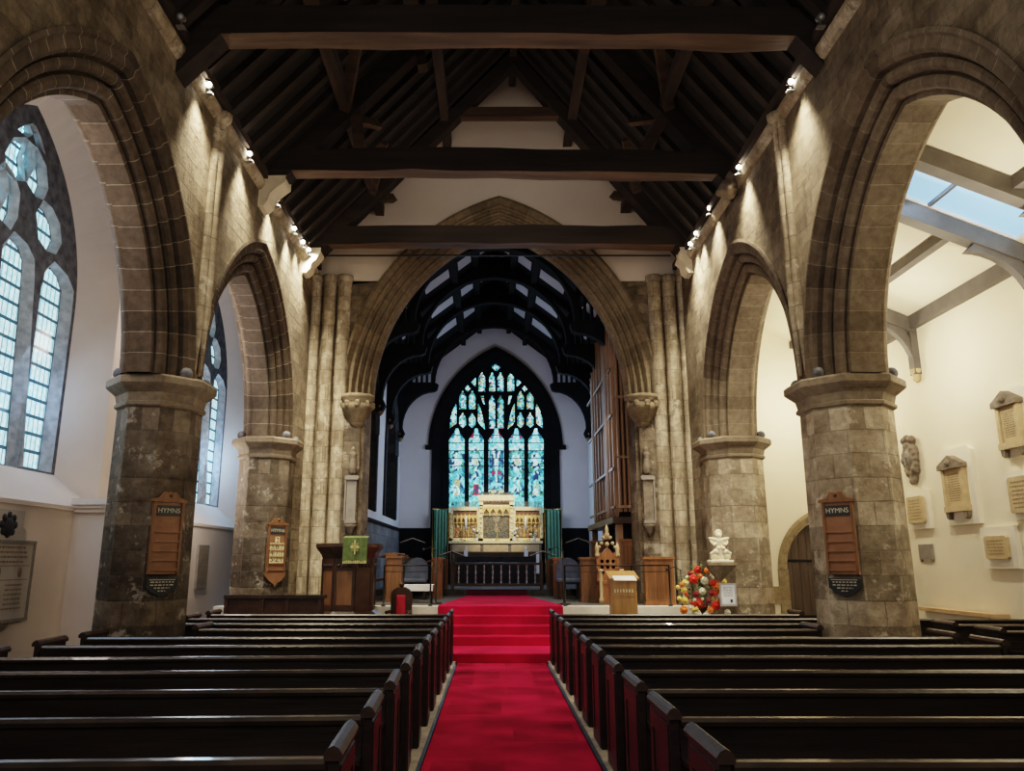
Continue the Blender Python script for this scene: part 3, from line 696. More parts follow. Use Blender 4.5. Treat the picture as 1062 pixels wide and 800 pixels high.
# ---------------------------------------------------------------- south aisle
XA = 8.05; YA = 17.6
wsa = MB().box(XA,XA+.2,-3,YA,0,6.35).build('wall_south_aisle','plaster_s',kind='structure')
dcx = 7.0
lp = [[(XSB-.3,0),(dcx-.62,0)] + [(x,z) for x,z,s in arch(.62,1.0,10,0,dcx,1.5)] + [(dcx+.62,0),(XA+.1,0),(XA+.1,6.2),(XSB-.3,7.9)]]
wse = MB().plate(lp,YA,YA+.3,fXZ).build('wall_south_aisle_end','plaster_s',kind='structure')
mb = MB(); sweep_arch(mb,.62+.2,1.25,[(0,-.03),(.06,-.07),(.2,-.03),(.22,.25)],lambda x,z,v: Vector((x,YA+v,z)),dcx,1.5,12)
for s in (-1,1):
    for k in range(4):
        w_ = .20 if k%2 else .34; mb.box(dcx+s*.60,dcx+s*(.62+w_),YA-.035,YA+.2,.375*k,.375*(k+1)-.004)
mb.build('door_surround','quoin',wse,world=True)
d1 = bpy.data.objects.new('door_1',None); C.objects.link(d1); d1.location = (dcx,YA+.15,0); d1['kind'] = 'structure'
mb = MB(); pts = [(x,z) for x,z,s in arch(.61,.98,10,0,0,1.5)]
def topz(x): 
    for (xa,za),(xb,zb_) in zip(pts,pts[1:]):
        if xa <= x <= xb: return za+(zb_-za)*(x-xa)/(xb-xa+1e-9)
    return 1.5
for k in range(7):
    xa = -.61+k*.1743; xb = xa+.165; mb.plate([[(xa,0),(xb,0),(xb,topz(xb)),((xa+xb)/2,topz((xa+xb)/2)),(xa,topz(xa))]],0,.05,fXZ)
mb.build('plank_leaf','door',d1)
MB().box(-.55,.5,-.02,0,.45,.5).box(-.55,.5,-.02,0,1.65,1.7).build('strap_hinge','iron',d1)
zr = lambda x: 6.25+.43*(XA-x)
# roof with a roof light
mb = MB(); X1,X2 = 5.75,7.75; Ya_,Yb_ = 9.78,10.84
def rq(x0,x1,y0,y1):
    for dz in (0,.1): mb.poly([(x0,y0,zr(x0)+dz),(x1,y0,zr(x1)+dz),(x1,y1,zr(x1)+dz),(x0,y1,zr(x0)+dz)])
rq(XSB-.2,XA+.1,-3,Ya_); rq(XSB-.2,XA+.1,Yb_,YA+.2); rq(XSB-.2,X1,Ya_,Yb_); rq(X2,XA+.1,Ya_,Yb_)
scl = mb.build('ceiling','plaster_s',kind='structure')
mb = MB()
for (xa,ya),(xb,yb) in (((X1,Ya_),(X2,Ya_)),((X2,Ya_),(X2,Yb_)),((X2,Yb_),(X1,Yb_)),((X1,Yb_),(X1,Ya_))):
    mb.poly([(xa,ya,zr(xa)),(xb,yb,zr(xb)),(xb,yb,zr(xb)+.1),(xa,ya,zr(xa)+.1)])
w5 = mb.build('window_5','plaster_w',kind='structure')
MB().poly([(X1,Ya_,zr(X1)+.05),(X2,Ya_,zr(X2)+.05),(X2,Yb_,zr(X2)+.05),(X1,Yb_,zr(X1)+.05)]).build('glass','sky_glass',w5,world=True)
MB().beam((6.5,Ya_,zr(6.5)+.03),(6.5,Yb_,zr(6.5)+.03),.05,.05).build('glazing_bar','grey_beam',w5,world=True)
for k,(y,lb) in enumerate(((9.66,'grey brown roof beam across the right aisle on the near side of the roof light'),(10.96,'grey brown roof beam across the right aisle on the far side of the roof light'),(14.4,'grey brown roof beam with curved brace at the far end of the right aisle'))):
    t = thing('aisle_roof_beam',lb,'roof beam',(0,y,5.0))
    MB().beam((XSB,0,zr(XSB)-5.16),(XA,0,zr(XA)-5.16),.22,.26).build('rafter_beam','grey_beam',t)
    MB().box(XA-.13,XA,-.09,.09,.15,1.05).build('wall_post','grey_beam',t)
    pr = [(XA,.15)] ; n = 10
    inn_ = [(XA-.1-.95*(1-math.cos(PI/2*i/n)), .25+.98*math.sin(PI/2*i/n)) for i in range(n+1)]
    out_ = [(XA-.0-.85*(1-math.cos(PI/2*i/n)), .25+1.16*math.sin(PI/2*i/n)) for i in range(n+1)]
    MB().plate([inn_+out_[::-1]],-.07,.07,fXZ).build('curved_brace','grey_beam',t)
    MB().lathe([(.02,0),(.08,.06),(.06,.12),(.11,.2),(.11,.26)],(XA-.06,0,0),8).build('corbel','tablet',t)
MB().beam((6.95,-3,zr(6.95)-.08),(6.95,9.6,zr(6.95)-.08),.16,.16).beam((6.95,11,zr(6.95)-.08),(6.95,YA,zr(6.95)-.08),.16,.16).build('purlin','grey_beam',scl,world=True)
MB().box(XA-.14,XA,-3,YA,6.05,6.3).build('wall_plate','grey_beam',scl,world=True)
# ================================================================== FURNITURE
def pew_end(sx, h=.87):
    mb = MB(); w = .024
    mb.plate([[(-.03,0),(.50,0),(.50,h-.05),(.46,h-.02),(-.0,h),(-.03,h-.02)]],-w,w,fYZ)
    # moulded cap and framed side face
    mb.plate([[(-w-.012,h-.05),(w+.012,h-.05),(w+.018,h-.025),(w,h+.0),(0,h+.012),(-w,h),(-w-.018,h-.025)]],-.055,.52,lambda a,b,t: Vector((a,t,b)),m=1)
    o = sx*(w+.008)
    mb.box(sx*w,o,.0,.06,.05,h-.08).box(sx*w,o,.41,.48,.05,h-.08).box(sx*w,o,.06,.41,h-.17,h-.08).box(sx*w,o,.06,.41,.05,.15)
    return mb
def make_pew(L, label, group, x, y, rz=0, side=1, h=.82):
    """origin at the aisle end, pew runs along side*x"""
    t = thing('pew',label,'pew',(x,y,.0),rz,group)
    a,b = (0,L) if side > 0 else (-L,0)
    e = pew_end(-side); o = e.build('bench_end',['pew','pew_cap'],t); 
    e2 = pew_end(side); o2 = e2.build('bench_end',['pew','pew_cap'],t); o2.location.x = side*L
    MB().box(a+.03,b-.03,-.015,.02,.08,h-.03).box(a+.03,b-.03,-.03,-.015,.1,.2).box(a+.03,b-.03,-.03,-.015,h-.2,h-.12).build('backrest','pew',t)
    MB().plate([[(-.045,h-.035),(.03,h-.035),(.035,h-.01),(.02,h+.005),(-.03,h+.005),(-.05,h-.012)]],a+.035,b-.035,lambda p,q,u: Vector((u,p,q))).build('top_rail','pew_edge',t)
    MB().box(a+.03,b-.03,.02,.42,.40,.44).build('seat','pew',t)
    MB().box(a+.03,b-.03,-.14,-.02,.60,.625).build('book_ledge','pew_edge',t)
    return t
ordn = ['nearest','second nearest','third','fourth','fifth','sixth','seventh','eighth','ninth','tenth','last and farthest']
for k in range(11):
    y = 3.56+.94*k
    if k == 6: y -= .1
    L = 4.22
    if k in (1,2,7): L = 3.12
    if k == 10: L = 4.0
    make_pew(L,'dark varnished wooden pew right of the red aisle, %s from the viewer'%ordn[k] if k not in (0,1,10) else 'dark varnished wooden pew right of the red aisle, %s the viewer'%{0:'nearest to',1:'second nearest to',10:'last and farthest from'}[k],'dark pews right of the aisle',.83,y)
    y = 3.62+.935*k; L = 3.90; rz = math.radians(2.8 if k < 5 else (1.8 if k == 5 else (.6 if k == 6 else 0)))
    if k in (1,2): L = 3.1
    if k == 6: y -= .12
    if k == 7: L = 3.05
    if k == 0: L = 4.6
    if k == 1: L = 3.1
    # pews run to -x; the block is skewed slightly
    lb = 'dark varnished wooden pew left of the red aisle, %s from the viewer'%ordn[k] if k not in (0,1,10) else 'dark varnished wooden pew left of the red aisle, %s the viewer'%{0:'nearest to',1:'second nearest to',10:'last and farthest from'}[k]
    make_pew(L,lb,'dark pews left of the aisle',-.835,y,rz,-1)
for k in range(4):
    make_pew(1.95,'short dark pew in the right aisle below the wall tablets, %s of four'%['nearest','second','third','farthest'][k],'short pews in the right aisle',5.95,8.7+.98*k,math.radians(-3),1,.84)
# low carved front panel on the left
t = thing('carved_pew_front','low dark carved wooden pew front at the foot of the left respond','pew front',(-4.0,14.15,.16))
MB().box(-.86,.86,0,.05,0,.88).build('panel','dark_wood',t)
MB().box(-.9,.9,-.04,.08,.86,.92).build('top_rail','pew_edge',t)
mb = MB()
for x in (-.86,-.22,.22,.8): mb.box(x-.03,x+.03,-.03,0,0,.86)
mb.box(-.86,.86,-.025,0,.05,.12).build('frame','dark_wood',t)
mb = MB()
for x in (-.54,.51): 
    for k in range(4): a = k*PI/2+PI/4; mb.ball((x+.05*math.cos(a),-.01,.5+.05*math.sin(a)),.035,n=8)
for k in range(9): mb.ball((-.16+.04*k,-.01,.38+.09*math.sin(k*1.3)),.03,n=8)
mb.build('carving','gold_wood',t)
# pulpit
t = thing('pulpit','dark panelled octagonal wooden pulpit with green fall on the left','pulpit',(-2.86,15.0,.16))
def ngon(a,z,n=8): r = a/math.cos(PI/n); return [Vector((r*math.cos(PI/n+k*2*PI/n), r*math.sin(PI/n+k*2*PI/n), z)) for k in range(n)]
def nring(mb,prof,n=8,m=0):
    R = [ngon(a,z,n) for a,z in prof]
    for q0,q1 in zip(R,R[1:]):
        for k in range(n): mb.poly([q0[k],q0[(k+1)%n],q1[(k+1)%n],q1[k]],m)
    mb.poly(R[-1],m); return mb
nring(MB(),[(.36,0),(.36,.22),(.40,.30),(.50,.36),(.56,.42),(.56,.46)]).build('stone_base','plinth',t)
nring(MB(),[(.60,.46),(.60,.52),(.52,.58),(.47,.62),(.47,1.55),(.50,1.62),(.56,1.70),(.60,1.76),(.60,1.82),(.5,1.82)]).build('body','dark_wood',t)
mb = MB()
for k in range(8):
    a = k*PI/4; T = Matrix.Rotation(a,4,'Z')
    mb.box(.47,.485,-.19,-.15,.62,1.55,T=T).box(.47,.485,.15,.19,.62,1.55,T=T).box(.47,.485,-.15,.15,.62,.70,T=T)
    for j in range(4): mb.ball(T@Vector((.475,-.11+.075*j,1.42)),.034,n=8)
    mb.box(.47,.49,-.16,.16,1.34,1.37,T=T)
mb.build('carved_panelling','dark_wood',t)
mb = MB()
for k in (5,6): 
    T = Matrix.Rotation(k*PI/4,4,'Z'); mb.box(.472,.476,-.14,.14,.72,1.33,T=T)
mb.build('panel','mid_wood2',t)
MB().plate([[(-.20,0),(.20,0),(.12,.26),(-.12,.26)]],-.62,-.5,fXZ).build('stone_foot','plaster_w',t)
b = thing('pulpit_fall','olive green cloth fall with a gold emblem hanging on the pulpit','banner',(-2.66,14.37,1.66))
n = 16; mb = MB()
for i in range(n):
    x0,x1 = -.22+.44*i/n,-.22+.44*(i+1)/n; f = lambda x: .012*math.sin(x*40)
    mb.poly([(x0,f(x0),0),(x1,f(x1),0),(x1,f(x1),.42),(x0,f(x0),.42)]).poly([(x0,f(x0),.42),(x1,f(x1),.42),(x1,.22,.46),(x0,.22,.46)])
mb.build('cloth','green_cloth2',b)
mb = MB().lathe([(0,0),(.07,0),(.07,.01)],(0,-.02,.25),14,T=Matrix.Rotation(PI/2,4,'X')).box(-.012,.012,-.035,-.02,.12,.38).box(-.08,.08,-.035,-.02,.24,.265)
for k in range(4): a = k*PI/2+PI/4; mb.box(.05*math.cos(a)-.02,.05*math.cos(a)+.02,-.03,-.02,.25+.07*math.sin(a)-.02,.25+.07*math.sin(a)+.02)
mb.build('gold_emblem','yellow',b)
mb = MB()
for k in range(14): mb.box(-.22+.0314*k+.004,-.22+.0314*k+.024,-.006,.006,-.04,.01)
mb.build('fringe','yellow',b)
MB().tube([(.1,.1,.45),(.16,.08,.52),(.18,.05,.60)],.008,6).build('microphone','iron',b)
# red-cushioned chair
def red_chair(x,y):
    t = thing('carved_chair','dark carved chair with a crimson back beside the pulpit','chair',(x,y,.16),math.radians(-8)); t.scale = (.82,.82,.88)
    pr = [(-.25,0),(.25,0),(.25,1.0)] + [(.25*math.cos(a),1.0+.16*math.sin(a)) for a in [PI*i/8 for i in range(9)]] + [(-.25,1.0)]
    MB().plate([pr],.2,.26,fXZ).ball((0,.23,1.2),.06).build('back','dark_wood',t)
    MB().box(-.11,.11,.17,.2,.45,.98).build('back_cushion','red_vel',t,bevel=.02)
    MB().box(-.25,.25,-.25,.22,.40,.45).build('seat','dark_wood',t)
    MB().box(-.22,.22,-.22,.18,.45,.50).build('seat_cushion','red_vel',t,bevel=.02)
    for sx in (-1,1):
        for yy in (-.22,.2): MB().box(sx*.22-.025,sx*.22+.025,yy-.025,yy+.025,0,.42).build('leg','dark_wood',t)
        MB().box(sx*.24-.03,sx*.24+.03,-.22,.2,.62,.67).box(sx*.24-.02,sx*.24+.02,-.22,-.18,.45,.62).build('arm','dark_wood',t)
red_chair(-1.93,15.2)
# choir stalls
def bench_panel(name,x,y,w,h,z,label,mat_='mid_wood',cap=True,len_=.08):
    pass
def stall(x, y, side, label, cols, L=2.4, z=.8, hh=.92):
    t = thing('choir_stall',label,'choir stall',(x,y,z),0,'choir stalls either side of the chancel')
    e = MB().plate([[(-.12,0),(.12,0),(.12,hh-.06),(.09,hh),(-.09,hh),(-.12,hh-.06)]],-.03,.03,fXZ)
    e.box(-.14,.14,-.05,.05,hh-.03,hh+.02).box(-.09,.09,-.045,-.03,.12,.2).box(-.09,.09,-.045,-.03,hh-.2,hh-.12).box(-.10,-.07,-.045,-.03,.12,hh-.12).box(.07,.10,-.045,-.03,.12,hh-.12)
    e.build('bench_end',cols,t)
    o = MB().plate([[(-.12,0),(.12,0),(.12,hh-.06),(.09,hh),(-.09,hh),(-.12,hh-.06)]],-.03,.03,fXZ).build('bench_end',cols,t); o.location.y = L
    MB().box(-.03,.03,.03,L-.03,.05,hh-.12).build('desk_front','mid_wood2',t)
    for k in range(6): MB().box(-side*.03,-side*.045,.1+k*L/6.2,.13+k*L/6.2,.08,hh-.15).build('panel_stile','dark_wood',t)
    MB().beam((side*.12,0,hh-.02),(side*.12,L,hh-.02),.30,.03,up=(side*.3,0,1)).build('book_desk','mid_wood2',t)
    MB().box(side*.45,side*.8,.0,L,.40,.45).build('seat','mid_wood2',t)
    MB().box(side*.8,side*.84,.0,L,.0,.95).build('seat_back','dark_wood',t)
    return t
stall(-1.47,19.0,-1,'front choir stall on the left with a warm oak bench end','mid_wood')
stall(-2.43,17.75,-1,'rear choir stall on the left with a tall oak bench end near the pulpit','mid_wood',2.6,hh=1.02)
stall(1.42,19.0,1,'front choir stall on the right with a warm oak bench end','mid_wood')
stall(2.05,17.9,1,'middle choir stall on the right behind the tall carved chair','mid_wood',1.0)
stall(2.75,17.55,1,'rear choir stall on the right with a tall oak bench end below the organ','mid_wood',2.0,hh=1.14) if False else None
def cabinet(x,y,w,h,label,m='mid_wood',d=.35,z=.8):
    t = thing('oak_desk',label,'desk',(x,y,z))
    MB().box(-w/2,w/2,0,d,.04,h-.05).build('body',m,t)
    MB().box(-w/2-.03,w/2+.03,-.03,d+.03,h-.05,h).build('top_moulding',m,t); MB().box(-w/2-.02,w/2+.02,-.02,d+.02,0,.06).build('plinth',m,t)
    mb = MB()
    for k in range(3): xa = -w/2+.03+k*(w-.06)/3; mb.box(xa+.02,xa+(w-.06)/3-.02,-.012,0,.12,h-.15)
    mb.build('panel','mid_wood2',t); return t
cabinet(3.22,16.04,.58,.95,'panelled oak choir desk on the far right of the chancel step',d=.2)
cabinet(2.86,17.62,.30,1.35,'narrow tall oak desk end below the stone jamb at the right of the chancel','mid_wood',.2)
cabinet(1.98,17.2,.42,.95,'brown oak desk behind the railing left of the tall carved chair','mid_wood2')
cabinet(2.45,19.15,.38,1.35,'tall oak seat back beside the dark organ opening','mid_wood2')
cabinet(-2.28,17.15,.32,.98,'brown oak desk on the left near the pulpit, in front of the rear stall','mid_wood2')
# grey-blue upholstered chairs in the choir
for x,lb in ((-1.95,'grey blue upholstered round backed chair in the left choir'),(1.62,'grey blue upholstered round backed chair in the right choir')):
    t = thing('upholstered_chair',lb,'chair',(x,18.6,.8))
    pr = [(-.27,.45),(.27,.45)]+[(.27*math.cos(a),.72+.22*math.sin(a)) for a in [PI*i/10 for i in range(11)]]
    MB().plate([pr],.14,.22,fXZ).build('back','blue_cloth',t,bevel=.03)
    MB().box(-.26,.26,-.25,.2,.38,.47).build('seat','blue_cloth',t,bevel=.03)
    for sx in (-1,1):
        for yy in (-.2,.17): MB().box(sx*.22-.02,sx*.22+.02,yy-.02,yy+.02,0,.4).build('leg','dark_wood',t)
# dark ridged desk lamps
for x,y,lb in ((-2.35,21.7,'dark gable shaped desk lamp over the left choir'),(-1.25,21.4,'dark gable shaped lamp by the left green curtain'),(1.2,21.4,'dark gable shaped lamp by the right green curtain'),(2.2,21.7,'dark gable shaped desk lamp over the right choir')):
    t = thing('desk_lamp',lb,'lamp',(x,y,.8))
    zz = 1.45 if abs(x) > 1.5 else 1.1
    MB().beam((-.34,0,zz-.10),(0,0,zz+.02),.26,.03).beam((0,0,zz+.02),(.34,0,zz-.10),.26,.03).build('shade','iron',t)
    MB().beam((-.34,-.135,zz-.085),(0,-.135,zz+.035),.012,.016).beam((0,-.135,zz+.035),(.34,-.135,zz-.085),.012,.016).build('shade_edge','silver',t)
    MB().tube([(0,0,.0),(0,0,zz)],.014,6).build('pole','iron',t)
# low tables with white cloths
t = thing('side_table','small side table with white cloth and dark legs on the left of the chancel step','table',(-1.72,17.0,.8))
MB().box(-.3,.3,-.2,.2,.34,.37).build('top','dark_wood',t); MB().box(-.31,.31,-.21,.21,.365,.375).box(-.31,.31,-.22,-.205,.25,.375).build('cloth','white_cloth',t)
for sx in (-1,1):
    for sy in (-1,1): MB().box(sx*.26-.015,sx*.26+.015,sy*.16-.015,sy*.16+.015,0,.34).build('leg','iron',t)
# handrails
def railing(xs, y, z0, h, label, two=True):
    t = thing('iron_railing',label,'railing',((xs[0]+xs[-1])/2,y,z0)); c = (xs[0]+xs[-1])/2
    for x in xs: MB().tube([(x-c,0,0),(x-c,0,h)],.016,8).lathe([(.045,0),(.045,.02),(.02,.04)],(x-c,0,0),8).build('post','iron',t)
    MB().tube([(xs[0]-c,0,h),(xs[-1]-c,0,h)],.014,8).build('rail','iron',t)
    if two: MB().tube([(xs[0]-c,0,h-.12),(xs[-1]-c,0,h-.12)],.008,6).build('rail','iron',t)
railing([-2.3,-1.38],15.75,.8,.78,'thin black iron railing left of the carpeted steps')
railing([1.28,2.6,3.35],15.75,.8,.78,'thin black iron railing right of the carpeted steps')
t = thing('microphone_stand','black microphone stand left of the carpeted steps','microphone stand',(-1.45,15.3,.32)) if False else None
for x,y,lb in ((1.3,16.3,'black microphone stand just right of the steps'),(-1.33,16.6,'black microphone stand just left of the altar steps'),(3.45,15.2,'tall thin black microphone stand in front of the right responds')):
    z = .8 if y > 15.9 else .16
    t = thing('microphone_stand',lb,'microphone stand',(x,y,z)); hh = 1.1 if y > 16 else 1.35
    MB().lathe([(.13,0),(.13,.02),(.02,.035),(.014,.05),(.012,hh)],(0,0,0),10).build('stand','iron',t)
    MB().tube([(0,0,hh-.02),(-.12,-.05,hh+.05),(-.25,-.05,hh)],.009,6).ball((-.27,-.05,hh),.03,n=8).build('boom','iron',t)
# lectern
t = thing('lectern','plain honey oak lectern with sloping top, right of the steps','lectern',(2.20,14.45,.23))
MB().box(-.3,.3,-.22,.28,-.07,0).build('foot_block','gold_wood',t)
lw = .235
MB().plate([[(-lw,0),(lw,0),(lw,.12),(lw-.02,.14),(lw-.02,.86),(-lw+.02,.86),(-lw+.02,.14),(-lw,.12)]],-.14,.2,fXZ).build('body','gold_wood',t,bevel=.008)
MB().plate([[(-lw+.01,.86),(lw-.01,.86),(lw+.01,1.12),(-lw-.01,1.12)]],-.14,.18,fXZ).build('canted_head','gold_wood',t)
MB().box(-lw+.03,lw-.03,-.155,-.14,.82,.87).box(-lw+.03,lw-.03,-.15,-.14,.18,.76).box(-lw,-lw+.035,-.16,-.14,.1,.9).box(lw-.035,lw,-.16,-.14,.1,.9).build('frame','gold_wood',t)
MB().beam((0,-.22,1.12),(0,.26,1.24),.54,.04).build('book_rest','gold_wood',t,bevel=.008)
mb = MB()
for k in range(7): mb.plate([[(-.17+.052*k,.885),(-.145+.052*k,.885),(-.145+.052*k,.93),(-.158+.052*k,.95),(-.17+.052*k,.93)]],-.155,-.14,fXZ)
mb.build('carved_arcade','gold_pale',t)
MB().box(-.2,.2,-.12,.18,1.16,1.165,T=Matrix.Rotation(.244,4,'X')).build('open_book','white_cloth',t)
# tall carved chair
t = thing('tall_carved_seat','tall carved oak seat with pierced pinnacled back behind the lectern','chair',(2.32,16.9,.8))
pr = [(-.24,0),(.24,0),(.24,1.0),(.17,1.06),(.12,1.02),(.06,1.10),(0,1.16),(-.06,1.10),(-.12,1.02),(-.17,1.06),(-.24,1.0)]
hl = []
for r_ in range(3):
    for c_ in range(3): 
        cx_,cz_ = -.12+.12*c_,.62+.12*r_; hl.append([(cx_+.042*math.cos(a),cz_+.042*math.sin(a)) for a in [2*PI*i/8 for i in range(8)]])
MB().plate([pr]+hl,.1,.15,fXZ).build('back','mid_wood',t)
MB().box(-.24,.24,.16,.17,.5,1.0).build('dark_lining','black_oak',t)
mb = MB().ball((0,.12,1.22),.05).ball((-.12,.12,1.24),.042).ball((.12,.12,1.24),.042).ball((-.17,.12,1.16),.035).ball((.17,.12,1.16),.035).ball((0,.12,1.36),.04).ball((-.07,.12,1.36),.045).ball((.07,.12,1.36),.045).lathe([(.05,1.36),(.06,1.44),(.03,1.48),(.045,1.53),(0,1.66)],(0,.12,0),8)
for s in (-1,1): mb.lathe([(.04,.95),(.055,1.0),(.035,1.05),(.05,1.12),(0,1.28)],(s*.22,.12,0),8)
mb.build('finials','tablet',t)
for s in (-1,1):
    MB().lathe([(.05,0),(.05,.1),(.03,.14),(.04,.3),(.03,.42),(.045,.5),(.03,.62),(.05,.66),(.05,.7)],(s*.22,-.35,0),8).build('front_post','tablet',t)
    MB().box(s*.22-.03,s*.22+.03,-.36,.12,.66,.70).build('arm','mid_wood',t)
MB().box(-.24,.24,-.36,.12,.40,.46).box(-.22,.22,-.34,-.31,.0,.4).build('seat','mid_wood',t)
# organ
t = thing('pipe_organ','organ case of tall slender wooden pipes against the right chancel wall','organ',(2.68,17.62,2.75))
tops = [6.3,6.2,6.35,6.1,5.6,5.5,6.5,6.4,6.6,5.9,5.8,5.2,5.1,5.0,5.1,4.9]
for k in range(16):
    y = .08+.27*k; x = -.06*math.sin(k*.7); h = tops[k]-1.2; w = .16 if k%3 else .2
    MB().box(x-.05,x+.05,y,y+w*.62,.0,h).box(x-.06,x+.06,y-.01,y+w*.65,h-.05,h).plate([[(x-.05,-.16),(x+.05,-.16),(x+.05,0),(x-.05,0)]] if 0 else [[(x-.015,-.14),(x+.015,-.14),(x+.05,0),(x-.05,0)]],y+.02,y+w*.5,fXZ).build('pipe','organ_wood',t)
for k in range(4):
    h = 4.6+.25*(k%2); MB().box(.02+.105*k,.09+.105*k,-.08,.0,0,h).plate([[(.03+.105*k,-.13),(.06+.105*k,-.13),(.08+.105*k,-.08),(.02+.105*k,-.08)]],.1,h-.2,lambda a,b_,q: Vector((a,b_,q))).build('pipe','organ_wood',t)
for z in (.08,1.2,2.6): MB().box(-.05,.42,-.16,-.12,z,z+.06).build('front_rail','organ_wood',t)
for z in (.08,.95,2.2,3.3): MB().box(-.09,-.05,0,4.4,z,z+.06).build('rail','mid_wood2',t)
MB().box(.1,.40,0.02,4.4,-.1,4.2).build('case_back','black_oak',t)
MB().box(-.15,.40,-.16,4.4,-.26,-.12).build('sill','dark_wood',t)
for y in (.1,2.2,4.3): MB().box(-.05,.1,y-.08,y+.08,-1.95,-.2).build('support_post','organ_wood',t)
mb = MB()
for k in range(6): mb.tube([(.0,.35+.25*k,-1.3),(.0,.35+.25*k,-.45-.05*k)],.06,8)
mb.build('metal_pipes','iron',t)
MB().box(.22,.40,.15,4.2,-1.95,-.26).build('lower_case','black_oak',t)
# communion rail
rw = (-1.2,1.12); rc = sum(rw)/2
t = thing('altar_rail','dark communion rail with ten pale turned balusters before the altar','rail',(rc,20.75,.95)); hw = (rw[1]-rw[0])/2
MB().box(-hw,hw,-.06,.06,.62,.68).build('top_rail','dark_wood',t,bevel=.01)
MB().box(-hw,hw,-.05,.05,.08,.14).build('bottom_rail','dark_wood',t)
for s in (-1,1): MB().box(s*hw-.04,s*hw+.04,-.06,.06,0,.72).build('end_post','dark_wood',t)
for k in range(10):
    x = -hw+.16+k*(2*hw-.32)/9
    MB().lathe([(.028,.14),(.028,.18),(.014,.22),(.026,.30),(.014,.36),(.032,.44),(.014,.5),(.024,.56),(.024,.62)],(x,0,0),8).build('baluster','silver',t)
MB().box(-.82,.74,20.5,20.68,.81,.9).box(-.82,.74,20.67,20.7,.81,.95).build('kneeling_step','purple') ; tag(C.objects['kneeling_step'],'maroon covered kneeling step in front of the altar rail','step')
# altar
t = thing('altar','long altar with black embroidered frontal and white linen','altar',(-.05,24.4,.95)); aw_ = 1.28
MB().box(-aw_,aw_,0,.8,.0,.93).build('table','dark_wood',t)
MB().box(-aw_-.05,aw_+.05,-.05,.85,.93,.985).build('mensa','dark_wood',t)
MB().box(-aw_+.08,aw_-.06,-.03,0,.06,.86).build('frontal','black_cloth',t)
mb = MB()
for k in range(34): mb.box(-aw_+.075*k,-aw_+.075*k+.05,-.035,-.02,.84,.93)
mb.build('superfrontal_fringe','dark_wood',t)
MB().box(aw_-.04,aw_+.05,-.055,.3,.35,.99).build('linen_fall','white_cloth',t)
for x in (-.93,.93): MB().box(x-.06,x+.06,-.06,-.045,.86,1.04).lathe([(.05,.99),(.02,1.02),(.035,1.08),(0,1.2)],(x,.1,0),8).build('linen_drape','white_cloth',t)
# gradine and reredos
t = thing('gradine','long pale stone shelf behind the altar','shelf',(-.05,25.5,.95)); MB().box(-1.48,1.48,0,.5,0,1.28).build('block','tablet_d',t); MB().box(-1.52,1.52,-.04,.54,1.28,1.36).build('ledge','gold_pale',t)
MB().box(-.4,.4,-.01,.0,1.02,1.24).box(-1.4,-.5,-.01,0,1.02,1.24).box(.5,1.4,-.01,0,1.02,1.24).build('panel','tablet',t)
def painted(x0,x1,z0,z1,y,fn,s=.03):
    mb = MB(); nx = int((x1-x0)/s); nz = int((z1-z0)/s)
    for a in range(nx):
        for b in range(nz):
            X0,X1 = x0+(x1-x0)*a/nx, x0+(x1-x0)*(a+1)/nx; Z0,Z1 = z0+(z1-z0)*b/nz, z0+(z1-z0)*(b+1)/nz
            mb.poly([(X0,y,Z0),(X1,y,Z0),(X1,y,Z1),(X0,y,Z1)],0,col=jit(fn((a+.5)/nx,(b+.5)/nz),.3))
    return mb
t = thing('reredos','gilded three part reredos with canopied niches and painted centre','reredos',(-.03,26.05,2.3))
MB().box(-1.52,-.57,0,.2,0,1.1).build('wing_back','mid_wood2',t); MB().box(.57,1.52,0,.2,0,1.1).build('wing_back','mid_wood2',t)
MB().box(-.57,.57,-.05,.2,0,1.5).build('centre_back','mid_wood2',t)
def centre(u,v):
    r = math.hypot((u-.5)*1.0,(v-.52))
    if v < .25: return random.choice([(.05,.055,.05),(.09,.10,.09),(.14,.14,.12)])
    if abs(u-.5) < .09+.05*math.sin(v*9) and v > .3: return random.choice([(.30,.24,.15),(.16,.13,.09),(.35,.30,.2)])
    return random.choice([(.06,.05,.04),(.14,.11,.07),(.22,.17,.09),(.10,.12,.10)])
painted(-.40,.40,.12,.95,-.07,centre).build('centre_painting','paint',t)
def wing(u,v):
    k = (u*3)%1; w = abs(k-.5)
    if w > .42: return (.55,.38,.12)
    if math.hypot(w,(v-.78)*1.0) < .09: return (.6,.45,.3)
    if w < .22 and v < .74: return random.choice([(.45,.14,.05),(.5,.4,.2),(.12,.14,.16),(.2,.08,.04)])
    return random.choice([(.12,.09,.05),(.3,.2,.08)])
for s in (-1,1): painted(*sorted((s*.66,s*1.42)),.16,.62,-.012,wing).build('wing_painting','paint',t)
def canopy(x0,x1,z0,z1,n,y):
    w = (x1-x0)/n; hl = []
    for k in range(n):
        a = x0+w*k+w*.12; b = x0+w*(k+1)-w*.12; m_ = (a+b)/2
        hl.append([(a,z0+.02),(b,z0+.02),(b,z0+(z1-z0)*.35),(m_+(b-m_)*.5,z0+(z1-z0)*.55),(m_,z0+(z1-z0)*.8),(m_-(b-m_)*.5,z0+(z1-z0)*.55),(a,z0+(z1-z0)*.35)])
    mb = MB().plate([[(x0,z0),(x1,z0),(x1,z1),(x0,z1)]]+hl,y,y+.05,fXZ)
    for k in range(n+1): mb.lathe([(.018,z0-.05),(.025,z0),(.018,z0+.05),(.022,z1),(.0,z1+.05)],(x0+w*k,y-.01,0),6)
    return mb
canopy(-.44,.44,.86,1.14,4,-.12).build('centre_canopy','gold',t)
